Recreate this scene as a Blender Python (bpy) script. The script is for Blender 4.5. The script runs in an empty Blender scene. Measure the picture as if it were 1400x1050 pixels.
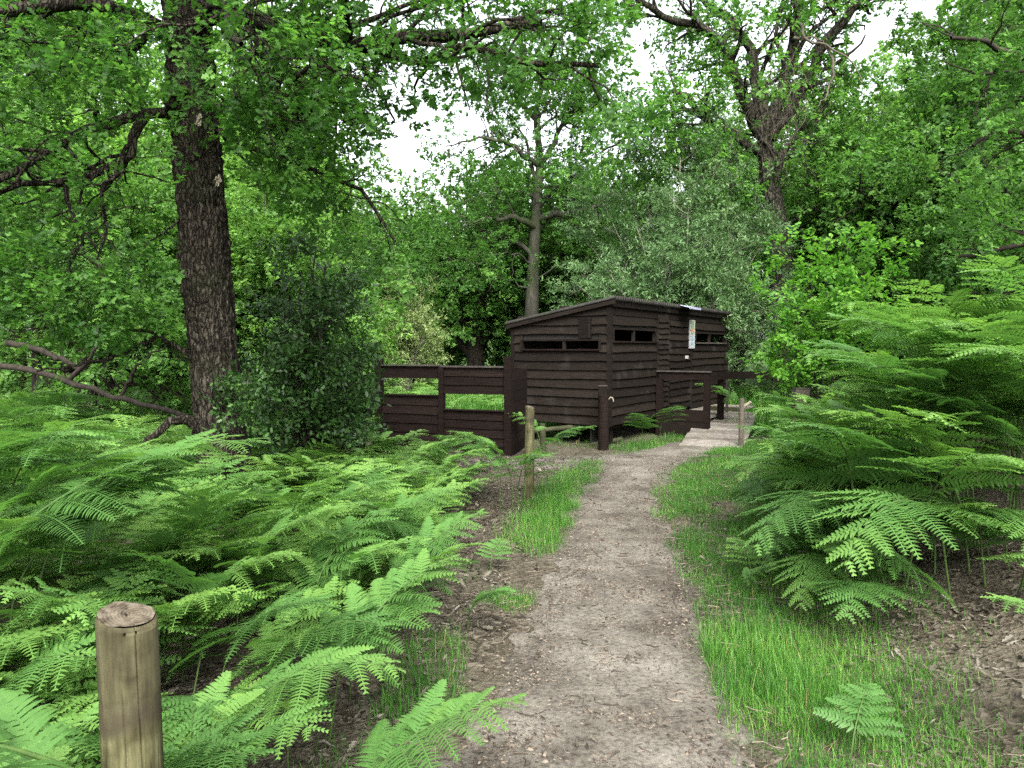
import bpy, math, random
import numpy as np
from mathutils import Vector, Matrix

# ------------------------------------------------------------------ camera, light, exposure
S = bpy.context.scene
COL = S.collection
CAM_Z, PITCH, FPX = 1.6, math.radians(2.72), 1053.0
cam_d = bpy.data.cameras.new('camera')
cam = bpy.data.objects.new('camera', cam_d)
COL.objects.link(cam)
cam.location = (0, 0, CAM_Z)
cam.rotation_euler = (math.radians(90) - PITCH, 0, 0)
cam_d.sensor_width = 36.0
cam_d.lens = 36.0 * FPX / 1400.0
cam_d.clip_start, cam_d.clip_end = 0.05, 600
S.camera = cam

SUN_EL, SUN_AZ = math.radians(46), math.radians(172)     # azimuth clockwise from +Y: behind the camera, to the right
world = bpy.data.worlds.new('World')
S.world = world
world.use_nodes = True
wn, wl = world.node_tree.nodes, world.node_tree.links
sky = wn.new('ShaderNodeTexSky')
sky.sky_type = 'NISHITA'
sky.sun_disc = False
sky.sun_elevation, sky.sun_rotation = SUN_EL, SUN_AZ
sky.air_density, sky.dust_density, sky.ozone_density = 1.0, 4.0, 1.0
hsv = wn.new('ShaderNodeHueSaturation')                   # a grey overcast
hsv.inputs['Saturation'].default_value = 0.22
bg = wn['Background']
wl.new(sky.outputs[0], hsv.inputs['Color'])
wl.new(hsv.outputs[0], bg.inputs['Color'])
bg.inputs['Strength'].default_value = 0.15
sun_d = bpy.data.lights.new('sun', 'SUN')
sun = bpy.data.objects.new('sun', sun_d)
COL.objects.link(sun)
sun_d.energy, sun_d.angle, sun_d.color = 1.5, math.radians(35), (1.0, 0.97, 0.92)
to_sun = Vector((math.sin(SUN_AZ) * math.cos(SUN_EL), math.cos(SUN_AZ) * math.cos(SUN_EL), math.sin(SUN_EL)))
sun.rotation_euler = to_sun.to_track_quat('Z', 'Y').to_euler()
sun.location = (6, -8, 20)
S.view_settings.view_transform = 'Standard'
S.view_settings.look = 'None'
S.view_settings.gamma = 1
S.view_settings.use_curve_mapping = False
S.view_settings.exposure = 2.17
S.cycles.max_bounces = 7
S.cycles.diffuse_bounces = 6
S.cycles.glossy_bounces = 2
S.cycles.transmission_bounces = 6
S.cycles.transparent_max_bounces = 4
S.cycles.use_denoising = False
S.cycles.caustics_reflective = False
S.cycles.caustics_refractive = False

# ------------------------------------------------------------------ helpers
RNG = np.random.default_rng(7)
CP, SP = math.cos(PITCH), math.sin(PITCH)


def P(x, y, d):
    """World point seen at photo pixel (x, y) that stands d metres ahead of the camera."""
    a, b = (x - 700) / FPX, (525 - y) / FPX
    dy = CP + b * SP
    t = d / dy
    return np.array([a * t, d, CAM_Z + (-SP + b * CP) * t])


def project(V):
    V = np.asarray(V, float)
    rz = V[:, 2] - CAM_Z
    dep = V[:, 1] * CP - rz * SP
    up = V[:, 1] * SP + rz * CP
    dep = np.where(dep < .05, .05, dep)
    return 700 + FPX * V[:, 0] / dep, 525 - FPX * up / dep


def sstep(x, a, b):
    t = np.clip((x - a) / (b - a), 0, 1)
    return t * t * (3 - 2 * t)


def _hash(i, j, k, seed):
    h = (i * 374761393 + j * 668265263 + k * 2147483647 + seed * 1274126177) & 0xFFFFFFFF
    h = ((h ^ (h >> 13)) * 1274126177) & 0xFFFFFFFF
    h = h ^ (h >> 16)
    return (h & 0xFFFF) / 65535.0


def vnoise(p, seed=0):
    p = np.asarray(p, float)
    i = np.floor(p).astype(np.int64)
    f = p - i
    f = f * f * (3 - 2 * f)
    out = 0
    for dx in (0, 1):
        for dy in (0, 1):
            for dz in (0, 1):
                w = (f[:, 0] if dx else 1 - f[:, 0]) * (f[:, 1] if dy else 1 - f[:, 1]) * (f[:, 2] if dz else 1 - f[:, 2])
                out = out + w * _hash(i[:, 0] + dx, i[:, 1] + dy, i[:, 2] + dz, seed)
    return out


def n2(x, y, scale, seed=0):
    x, y = np.broadcast_arrays(np.asarray(x, float), np.asarray(y, float))
    p = np.stack([x.ravel() / scale, y.ravel() / scale, np.zeros(x.size)], 1)
    return vnoise(p, seed).reshape(x.shape)


def unit(v):
    return v / np.maximum(np.linalg.norm(v, axis=-1, keepdims=True), 1e-9)


def mesh_data(name, V, Q, mat, tint=None, smooth=False, T=None):
    """V (n,3); Q (m,4) quads; T (k,3) triangles; tint per vertex."""
    me = bpy.data.meshes.new(name)
    V = np.ascontiguousarray(V, dtype=np.float32)
    Q = np.zeros((0, 4), np.int32) if Q is None else np.asarray(Q, np.int32)
    T = np.zeros((0, 3), np.int32) if T is None else np.asarray(T, np.int32)
    me.vertices.add(len(V))
    me.vertices.foreach_set('co', V.ravel())
    nl = Q.size + T.size
    me.loops.add(nl)
    me.loops.foreach_set('vertex_index', np.concatenate([Q.ravel(), T.ravel()]).astype(np.int32))
    me.polygons.add(len(Q) + len(T))
    st = np.concatenate([np.arange(len(Q)) * 4, Q.size + np.arange(len(T)) * 3]).astype(np.int32)
    me.polygons.foreach_set('loop_start', st)
    me.polygons.foreach_set('use_smooth', np.full(len(st), bool(smooth)))
    if tint is not None:
        at = me.attributes.new('tint', 'FLOAT', 'POINT')
        at.data.foreach_set('value', np.ascontiguousarray(tint, dtype=np.float32))
    me.update(calc_edges=True)
    for m in (mat if isinstance(mat, (list, tuple)) else [mat]):
        me.materials.append(m)
    return me


def link(name, data, parent=None, loc=None):
    o = bpy.data.objects.new(name, data)
    COL.objects.link(o)
    if parent is not None:
        o.parent = parent
    if loc is not None:
        o.location = loc
    return o


def tag(o, label=None, cat=None, group=None, kind=None):
    if label:
        o['label'] = label
    if cat:
        o['category'] = cat
    if group:
        o['group'] = group
    if kind:
        o['kind'] = kind
    return o


def thing(name, label, cat, loc=(0, 0, 0), rz=0.0, group=None):
    o = link(name, None)
    o.location = loc
    o.rotation_euler = (0, 0, rz)
    return tag(o, label, cat, group)


def dup(root, loc, rz=0.0, sc=1.0, label=None, group=None, tilt=(0, 0)):
    r = root.copy()
    COL.objects.link(r)
    r.location = loc
    r.rotation_euler = (tilt[0], tilt[1], rz)
    r.scale = (sc, sc, sc) if np.isscalar(sc) else sc
    if label:
        r['label'] = label
    if group:
        r['group'] = group
    for ch in list(root.children):
        c = ch.copy()
        COL.objects.link(c)
        c.parent = r
    return r


class Geo:
    """Collects quads with a tint; one mesh at the end."""

    def __init__(self):
        self.v, self.q, self.t, self.n = [], [], [], 0

    def add(self, V, Q, tint=0.5):
        V = np.asarray(V, float).reshape(-1, 3)
        self.v.append(V)
        self.q.append(np.asarray(Q, np.int64).reshape(-1, 4) + self.n)
        self.t.append(np.broadcast_to(np.asarray(tint, float), (len(V),)))
        self.n += len(V)
        return self

    def box(self, x0, x1, y0, y1, z0, z1, tint=0.5, M=None):
        V = np.array([[x0, y0, z0], [x1, y0, z0], [x1, y1, z0], [x0, y1, z0], [x0, y0, z1], [x1, y0, z1], [x1, y1, z1], [x0, y1, z1]], float)
        if M is not None:
            V = V @ np.asarray(M)[:3, :3].T + np.asarray(M)[:3, 3]
        return self.add(V, BOXQ, tint)

    def beam(self, a, b, w, h, tint=0.5, up=(0, 0, 1)):
        """A board from a to b, w wide (sideways) and h tall."""
        a, b = np.asarray(a, float), np.asarray(b, float)
        d = unit(b - a)
        s = unit(np.cross(d, up))
        u = np.cross(s, d)
        V = []
        for p in (a, b):
            for sx, uz in ((-1, -1), (1, -1), (1, 1), (-1, 1)):
                V.append(p + s * sx * w / 2 + u * uz * h / 2)
        Q = [[0, 1, 2, 3], [7, 6, 5, 4], [0, 4, 5, 1], [1, 5, 6, 2], [2, 6, 7, 3], [3, 7, 4, 0]]
        return self.add(V, Q, tint)

    def arrays(self):
        return np.concatenate(self.v), np.concatenate(self.q), np.concatenate(self.t)

    def obj(self, name, mat, parent=None, smooth=False):
        V, Q, t = self.arrays()
        return link(name, mesh_data(name, V, Q, mat, t, smooth), parent)


BOXQ = [[0, 3, 2, 1], [4, 5, 6, 7], [0, 1, 5, 4], [1, 2, 6, 5], [2, 3, 7, 6], [3, 0, 4, 7]]


def resample(pts, n):
    """Smooth (Catmull-Rom) resampling of a polyline to n points."""
    p = np.asarray(pts, float)
    m = len(p)
    if m == 2:
        t = np.linspace(0, 1, n)[:, None]
        return p[0] * (1 - t) + p[1] * t
    seg = np.linalg.norm(np.diff(p, axis=0), axis=1)
    c = np.concatenate([[0], np.cumsum(seg)])
    s = np.linspace(0, c[-1], n)
    i = np.clip(np.searchsorted(c, s, side='right') - 1, 0, m - 2)
    f = ((s - c[i]) / seg[i])[:, None]
    q = np.concatenate([[2 * p[0] - p[1]], p, [2 * p[-1] - p[-2]]])
    a, b, cc, d = q[i], q[i + 1], q[i + 2], q[i + 3]
    return .5 * (2 * b + (cc - a) * f + (2 * a - 5 * b + 4 * cc - d) * f * f + (3 * b - a - 3 * cc + d) * f ** 3)


def tubes(Pn, R, sides):
    """Pn (B,n,3), R (B,n) -> verts, quads."""
    B, n, _ = Pn.shape
    T = unit(np.gradient(Pn, axis=1))
    mean = np.abs(T.mean(axis=1))
    ref = np.eye(3)[np.argmin(mean, axis=1)][:, None, :]
    Sd = unit(np.cross(T, np.broadcast_to(ref, T.shape)))
    N = np.cross(Sd, T)
    a = np.linspace(0, 2 * np.pi, sides, endpoint=False)
    V = Pn[:, :, None, :] + R[:, :, None, None] * (np.cos(a)[None, None, :, None] * Sd[:, :, None, :] + np.sin(a)[None, None, :, None] * N[:, :, None, :])
    k = np.arange(sides)
    ring = np.stack([k, np.roll(k, -1), np.roll(k, -1) + sides, k + sides], 1)
    Q = ring[None, None] + (np.arange(n - 1) * sides)[None, :, None, None] + (np.arange(B) * n * sides)[:, None, None, None]
    return V.reshape(-1, 3), Q.reshape(-1, 4)


def scatter(tv, tq, R, T, tint, tvar=None):
    """Copies of one little template baked into arrays."""
    N, k = len(R), len(tv)
    V = np.einsum('nij,kj->nki', R, tv) + T[:, None, :]
    Q = tq[None] + (np.arange(N) * k)[:, None, None]
    t = np.repeat(tint[:, None], k, 1)
    if tvar is not None:
        t = t + tvar[None]
    return V.reshape(-1, 3), Q.reshape(-1, 4), t.reshape(-1)


# ------------------------------------------------------------------ materials
def new_mat(name):
    m = bpy.data.materials.new(name)
    m.use_nodes = True
    nt = m.node_tree
    for n in list(nt.nodes):
        nt.nodes.remove(n)
    return m, nt.nodes, nt.links


def ramp(nodes, stops, interp='LINEAR'):
    r = nodes.new('ShaderNodeValToRGB')
    r.color_ramp.interpolation = interp
    e = r.color_ramp.elements
    e[0].position, e[0].color = stops[0][0], (*stops[0][1], 1)
    e[1].position, e[1].color = stops[-1][0], (*stops[-1][1], 1)
    for p, c in stops[1:-1]:
        k = e.new(p)
        k.color = (*c, 1)
    return r


def leaf_mat(name, dark, mid, light, trans=0.42, spec=0.25, rough=0.5, warm=1.05, obj_var=0.25):
    m, n, l = new_mat(name)
    at = n.new('ShaderNodeAttribute')
    at.attribute_name = 'tint'
    oi = n.new('ShaderNodeObjectInfo')
    ma = n.new('ShaderNodeMath')
    ma.operation = 'MULTIPLY_ADD'
    l.new(oi.outputs['Random'], ma.inputs[0])
    ma.inputs[1].default_value = obj_var
    ad = n.new('ShaderNodeMath')
    ad.operation = 'SUBTRACT'
    l.new(at.outputs['Fac'], ad.inputs[0])
    ad.inputs[1].default_value = obj_var / 2
    l.new(ad.outputs[0], ma.inputs[2])
    cr = ramp(n, [(0, dark), (.5, mid), (1, light)])
    l.new(ma.outputs[0], cr.inputs[0])
    pb = n.new('ShaderNodeBsdfPrincipled')
    pb.inputs['Roughness'].default_value = rough
    pb.inputs['Specular IOR Level'].default_value = spec
    l.new(cr.outputs[0], pb.inputs['Base Color'])
    tr = n.new('ShaderNodeBsdfTranslucent')
    mul = n.new('ShaderNodeMix')
    mul.data_type = 'RGBA'
    mul.blend_type = 'MULTIPLY'
    mul.inputs[0].default_value = 1
    l.new(cr.outputs[0], mul.inputs[6])
    mul.inputs[7].default_value = (1.0 * warm, 1.2, .75, 1)
    l.new(mul.outputs[2], tr.inputs['Color'])
    mx = n.new('ShaderNodeMixShader')
    mx.inputs[0].default_value = trans
    l.new(pb.outputs[0], mx.inputs[1])
    l.new(tr.outputs[0], mx.inputs[2])
    out = n.new('ShaderNodeOutputMaterial')
    l.new(mx.outputs[0], out.inputs[0])
    return m


def solid_mat(name, stops, scale=(1, 1, 1), nscale=8.0, detail=6.0, rough=0.8, spec=0.2, bump=0.3, dist=0.01, tint_amt=0.0,
              coord='Object', stain=None, rough_noise=0.6):
    """Noise-driven colour and bump on object coordinates; optional per-board tint; optional stain (colour, scale, threshold)."""
    m, n, l = new_mat(name)
    tc = n.new('ShaderNodeTexCoord')
    mp = n.new('ShaderNodeMapping')
    mp.inputs['Scale'].default_value = scale
    l.new(tc.outputs[coord], mp.inputs[0])
    nz = n.new('ShaderNodeTexNoise')
    nz.inputs['Scale'].default_value = nscale
    nz.inputs['Detail'].default_value = detail
    nz.inputs['Roughness'].default_value = rough_noise
    l.new(mp.outputs[0], nz.inputs[0])
    cr = ramp(n, stops)
    fac = nz.outputs[0]
    if tint_amt:
        at = n.new('ShaderNodeAttribute')
        at.attribute_name = 'tint'
        s = n.new('ShaderNodeMath')
        s.operation = 'SUBTRACT'
        l.new(at.outputs['Fac'], s.inputs[0])
        s.inputs[1].default_value = .5
        a = n.new('ShaderNodeMath')
        a.operation = 'MULTIPLY_ADD'
        l.new(s.outputs[0], a.inputs[0])
        a.inputs[1].default_value = tint_amt
        l.new(fac, a.inputs[2])
        fac = a.outputs[0]
    l.new(fac, cr.inputs[0])
    col = cr.outputs[0]
    if stain:
        sc, ssc, lo, hi = stain
        n3 = n.new('ShaderNodeTexNoise')
        n3.inputs['Scale'].default_value = ssc
        n3.inputs['Detail'].default_value = 5
        l.new(tc.outputs[coord], n3.inputs[0])
        r3 = ramp(n, [(lo, (0, 0, 0)), (hi, (1, 1, 1))])
        l.new(n3.outputs[0], r3.inputs[0])
        mx = n.new('ShaderNodeMix')
        mx.data_type = 'RGBA'
        l.new(r3.outputs[0], mx.inputs[0])
        l.new(col, mx.inputs[6])
        mx.inputs[7].default_value = (*sc, 1)
        col = mx.outputs[2]
    pb = n.new('ShaderNodeBsdfPrincipled')
    pb.inputs['Roughness'].default_value = rough
    pb.inputs['Specular IOR Level'].default_value = spec
    l.new(col, pb.inputs['Base Color'])
    if bump:
        b = n.new('ShaderNodeBump')
        b.inputs['Strength'].default_value = bump
        b.inputs['Distance'].default_value = dist
        l.new(nz.outputs[0], b.inputs['Height'])
        l.new(b.outputs[0], pb.inputs['Normal'])
    out = n.new('ShaderNodeOutputMaterial')
    l.new(pb.outputs[0], out.inputs[0])
    return m


def tint_mat(name, stops, rough=.8, spec=.15, trans=0.0):
    """Colour picked by the per-piece tint alone (dead leaves, twigs)."""
    m, n, l = new_mat(name)
    at = n.new('ShaderNodeAttribute')
    at.attribute_name = 'tint'
    cr = ramp(n, stops)
    l.new(at.outputs['Fac'], cr.inputs[0])
    pb = n.new('ShaderNodeBsdfPrincipled')
    pb.inputs['Roughness'].default_value = rough
    pb.inputs['Specular IOR Level'].default_value = spec
    l.new(cr.outputs[0], pb.inputs['Base Color'])
    out = n.new('ShaderNodeOutputMaterial')
    if trans:
        tr = n.new('ShaderNodeBsdfTranslucent')
        l.new(cr.outputs[0], tr.inputs[0])
        mx = n.new('ShaderNodeMixShader')
        mx.inputs[0].default_value = trans
        l.new(pb.outputs[0], mx.inputs[1])
        l.new(tr.outputs[0], mx.inputs[2])
        l.new(mx.outputs[0], out.inputs[0])
    else:
        l.new(pb.outputs[0], out.inputs[0])
    return m


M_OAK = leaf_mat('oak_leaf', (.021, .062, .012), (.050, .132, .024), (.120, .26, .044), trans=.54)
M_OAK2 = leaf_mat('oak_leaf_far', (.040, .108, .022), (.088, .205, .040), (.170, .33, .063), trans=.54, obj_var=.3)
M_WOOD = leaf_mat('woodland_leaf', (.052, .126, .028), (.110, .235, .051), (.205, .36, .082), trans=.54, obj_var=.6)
M_WILLOW = leaf_mat('willow_leaf', (.06, .12, .045), (.10, .185, .07), (.17, .27, .11), trans=.35, warm=1.1)
M_PALEG = leaf_mat('pale_leaf', (.11, .16, .055), (.18, .25, .09), (.28, .35, .14), trans=.4, warm=1.1)
M_SAP = leaf_mat('sapling_leaf', (.055, .165, .020), (.10, .26, .030), (.175, .37, .048), trans=.5)
M_HOLLY = leaf_mat('holly_leaf', (.013, .034, .008), (.027, .066, .015), (.065, .145, .03), trans=.2, spec=.3, rough=.45)
M_FERN = leaf_mat('fern_frond', (.034, .088, .020), (.086, .195, .046), (.165, .298, .062), trans=.44, spec=.3, rough=.5, warm=1.1, obj_var=.5)
M_GRASS = leaf_mat('grass_blade', (.030, .092, .014), (.062, .185, .024), (.135, .28, .045), trans=.42, spec=.25)
gr_ = [q for q in M_GRASS.node_tree.nodes if q.type == 'VALTORGB'][0].color_ramp
gr_.elements[2].position = .80
e_ = gr_.elements.new(.98)
e_.color = (.30, .25, .11, 1)                               # dry straw among the green
M_STALK = solid_mat('fern_stalk', [(.3, (.03, .055, .015)), (.7, (.06, .11, .025))], nscale=20, rough=.6, bump=0)
M_BARK = solid_mat('oak_bark', [(.38, (.005, .0038, .003)), (.5, (.022, .0165, .0125)), (.66, (.062, .048, .037))], scale=(1, 1, .33), nscale=22, rough=.9,
                   bump=1.0, dist=.03, stain=((.018, .024, .009), 1.6, .52, .8))
def plate_bark(name, scale, stops, moss):
    m, n, l = new_mat(name)
    tc = n.new('ShaderNodeTexCoord')
    nz = n.new('ShaderNodeTexNoise')
    nz.inputs['Scale'].default_value = 7
    nz.inputs['Detail'].default_value = 5
    l.new(tc.outputs['Object'], nz.inputs[0])
    ad = n.new('ShaderNodeVectorMath')
    ad.operation = 'MULTIPLY_ADD'
    l.new(nz.outputs[1], ad.inputs[0])
    ad.inputs[1].default_value = (.09, .09, .22)
    l.new(tc.outputs['Object'], ad.inputs[2])
    mp = n.new('ShaderNodeMapping')
    mp.inputs['Scale'].default_value = (1, 1, .26)
    l.new(ad.outputs[0], mp.inputs[0])
    vo = n.new('ShaderNodeTexVoronoi')
    vo.feature = 'DISTANCE_TO_EDGE'
    vo.inputs['Scale'].default_value = scale
    l.new(mp.outputs[0], vo.inputs[0])
    vc = n.new('ShaderNodeTexVoronoi')
    vc.inputs['Scale'].default_value = scale
    l.new(mp.outputs[0], vc.inputs[0])
    fine = n.new('ShaderNodeTexNoise')
    fine.inputs['Scale'].default_value = 60
    fine.inputs['Detail'].default_value = 6
    l.new(mp.outputs[0], fine.inputs[0])
    sep = n.new('ShaderNodeSeparateColor')
    l.new(vc.outputs['Color'], sep.inputs[0])
    a1 = n.new('ShaderNodeMath')
    a1.operation = 'MULTIPLY_ADD'
    l.new(sep.outputs[0], a1.inputs[0])
    a1.inputs[1].default_value = .30
    l.new(fine.outputs[0], a1.inputs[2])
    cr = ramp(n, stops)
    l.new(a1.outputs[0], cr.inputs[0])
    ed = ramp(n, [(.0, (.10, .09, .085)), (.16, (1, 1, 1))])
    l.new(vo.outputs[0], ed.inputs[0])
    mu = n.new('ShaderNodeMix')
    mu.data_type = 'RGBA'
    mu.blend_type = 'MULTIPLY'
    mu.inputs[0].default_value = 1
    l.new(cr.outputs[0], mu.inputs[6])
    l.new(ed.outputs[0], mu.inputs[7])
    big = n.new('ShaderNodeTexNoise')
    big.inputs['Scale'].default_value = 1.5
    big.inputs['Detail'].default_value = 6
    l.new(tc.outputs['Object'], big.inputs[0])
    mr = ramp(n, [(.52, (0, 0, 0)), (.78, (.8, .8, .8))])
    l.new(big.outputs[0], mr.inputs[0])
    mo = n.new('ShaderNodeMix')
    mo.data_type = 'RGBA'
    l.new(mr.outputs[0], mo.inputs[0])
    l.new(mu.outputs[2], mo.inputs[6])
    mo.inputs[7].default_value = (*moss, 1)
    pb = n.new('ShaderNodeBsdfPrincipled')
    pb.inputs['Roughness'].default_value = .95
    pb.inputs['Specular IOR Level'].default_value = .1
    l.new(mo.outputs[2], pb.inputs['Base Color'])
    sq = n.new('ShaderNodeMath')
    sq.operation = 'MINIMUM'
    l.new(vo.outputs[0], sq.inputs[0])
    sq.inputs[1].default_value = .22
    b = n.new('ShaderNodeBump')
    b.inputs['Strength'].default_value = 1.0
    b.inputs['Distance'].default_value = .06
    l.new(sq.outputs[0], b.inputs['Height'])
    l.new(b.outputs[0], pb.inputs['Normal'])
    out = n.new('ShaderNodeOutputMaterial')
    l.new(pb.outputs[0], out.inputs[0])
    return m


M_BARK = plate_bark('oak_bark_plates', 30, [(.35, (.013, .0108, .0083)), (.6, (.034, .0285, .0215)), (.85, (.070, .060, .047))], (.016, .022, .008))
M_BARK2 = solid_mat('grey_bark', [(.3, (.018, .017, .012)), (.55, (.040, .038, .029)), (.75, (.075, .072, .058))], scale=(1, 1, .3), nscale=9, rough=.9,
                    bump=.6, dist=.03, stain=((.045, .06, .025), .7, .48, .7))
M_BARK3 = solid_mat('dark_bark', [(.3, (.012, .0095, .0075)), (.6, (.03, .024, .018)), (.8, (.05, .042, .03))], scale=(1, 1, .3), nscale=12, rough=.9, bump=.6, dist=.02)
M_BARK4 = plate_bark('olive_bark', 15, [(.35, (.018, .016, .012)), (.6, (.044, .040, .031)), (.85, (.085, .078, .062))], (.024, .032, .012))
M_PALE = solid_mat('pale_stem', [(.3, (.13, .125, .095)), (.7, (.24, .225, .18))], nscale=6, rough=.8, bump=.2)
M_DEAD = solid_mat('dead_twig', [(.3, (.045, .037, .028)), (.7, (.10, .085, .065))], nscale=10, rough=.85, bump=.2)
M_SCAR = solid_mat('torn_wood', [(.3, (.13, .115, .08)), (.7, (.25, .225, .165))], nscale=30, rough=.8, bump=.5)
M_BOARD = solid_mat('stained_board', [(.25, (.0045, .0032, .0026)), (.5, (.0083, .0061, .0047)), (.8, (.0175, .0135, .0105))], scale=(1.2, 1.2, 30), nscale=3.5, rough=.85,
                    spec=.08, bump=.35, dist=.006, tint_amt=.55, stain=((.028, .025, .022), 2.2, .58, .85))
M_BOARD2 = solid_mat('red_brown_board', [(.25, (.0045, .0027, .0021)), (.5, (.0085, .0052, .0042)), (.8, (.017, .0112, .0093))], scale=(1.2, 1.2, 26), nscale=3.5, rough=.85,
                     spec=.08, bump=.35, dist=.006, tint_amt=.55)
M_ROOF = solid_mat('roof_sheet', [(.3, (.012, .011, .0095)), (.55, (.022, .020, .018)), (.8, (.04, .037, .030))], nscale=5, rough=.75, bump=.2, stain=((.028, .035, .014), 3.0, .55, .75))
M_DECK = solid_mat('deck_board', [(.25, (.085, .074, .062)), (.5, (.14, .125, .108)), (.8, (.21, .19, .165))], scale=(1, 1, 1), nscale=9, rough=.85, bump=.4, dist=.004,
                   tint_amt=.5, stain=((.085, .08, .05), 2.0, .52, .8))
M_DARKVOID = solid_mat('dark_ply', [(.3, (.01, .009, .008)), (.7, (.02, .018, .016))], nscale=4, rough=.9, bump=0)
M_EDGE = solid_mat('worn_edge', [(.3, (.026, .022, .019)), (.7, (.06, .052, .045))], nscale=14, rough=.8, bump=.2)
M_WHITE = solid_mat('white_plastic', [(.3, (.22, .22, .21)), (.7, (.30, .30, .28))], nscale=9, rough=.4, spec=.4, bump=0)
M_ROOFLIGHT = solid_mat('milky_sheet', [(.3, (.22, .23, .32)), (.7, (.32, .34, .45))], nscale=6, rough=.3, spec=.5, bump=.05)
M_RAILWOOD = solid_mat('green_algae_rail', [(.3, (.018, .021, .009)), (.55, (.036, .038, .018)), (.8, (.062, .06, .036))], nscale=7, rough=.85, bump=.3)

# ------------------------------------------------------------------ ground and path
PD = np.array([-7, -2, 0, 1.5, 2.93, 4.49, 5.9, 7.5, 9.1, 10.2, 11.4, 12.6, 14.0])
PX = np.array([-1.6, -.5, -.12, .10, .32, .60, .81, 1.01, 1.36, 1.68, 2.22, 2.98, 3.75])
PW = np.array([.62, .62, .62, .62, .61, .58, .50, .43, .41, .44, .50, .48, .45])
RD = np.array([-3, 1.5, 2.9, 4.0, 4.7, 6.0, 7.4, 9.0, 11.0, 12.6, 15, 25])
RX = np.array([1.9, 2.1, 2.3, 2.2, 2.12, 2.5, 3.0, 3.75, 4.65, 5.6, 6.6, 9])
LD = np.array([-3, 1.5, 2.9, 4.5, 6.0, 7.5, 8.8, 9.6])
LX = np.array([-1.0, -.95, -.92, -.55, -.48, -.40, -.45, -.7])


def cx(y): return np.interp(y, PD, PX)
def hw(y): return np.interp(y, PD, PW)
def fern_r(y): return np.interp(y, RD, RX)
def fern_l(y): return np.interp(y, LD, LX)


def ground_z(x, y):
    x, y = np.broadcast_arrays(np.asarray(x, float), np.asarray(y, float))
    bank = sstep(x - fern_r(y), -.5, 1.4) * .34 * sstep(y, 0, 3) * (1 - sstep(y, 9.5, 13))
    dip = sstep(fern_l(y) - x, .2, 3.5) * -.12
    rough = (n2(x, y, .9, 3) - .5) * .07 + (n2(x, y, .28, 4) - .5) * .03
    near_path = np.clip((np.abs(x - cx(y)) - hw(y)) / .6, 0.12, 1)
    flat = 1 - (1 - sstep(np.hypot(x - 2.2, y - 13.5), 2.0, 4.0)) * .8
    far = sstep(np.hypot(x, y), 40, 120) * 3.5 * n2(x, y, 30, 9)
    verge = sstep(np.abs(x - cx(y)) - hw(y), 0, .25) * .02
    return bank + dip + rough * near_path * flat + far + verge


def grid_coords():
    a = np.concatenate([np.linspace(-160, -14, 26)[:-1], np.arange(-14, -3, .35), np.arange(-3, 5, .06), np.arange(5, 14, .35), np.linspace(14, 160, 27)])
    b = np.concatenate([np.linspace(-60, -4, 14)[:-1], np.arange(-4, 1.5, .3), np.arange(1.5, 9, .06), np.arange(9, 16, .12), np.arange(16, 30, .6), np.linspace(30, 220, 30)])
    return a, b


gx, gy = grid_coords()
GX, GY = np.meshgrid(gx, gy)
GZ = ground_z(GX, GY)
GV = np.stack([GX.ravel(), GY.ravel(), GZ.ravel()], 1)
nx, ny = len(gx), len(gy)
ii = (np.arange(ny - 1)[:, None] * nx + np.arange(nx - 1)[None]).ravel()
GQ = np.stack([ii, ii + 1, ii + nx + 1, ii + nx], 1)


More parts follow.
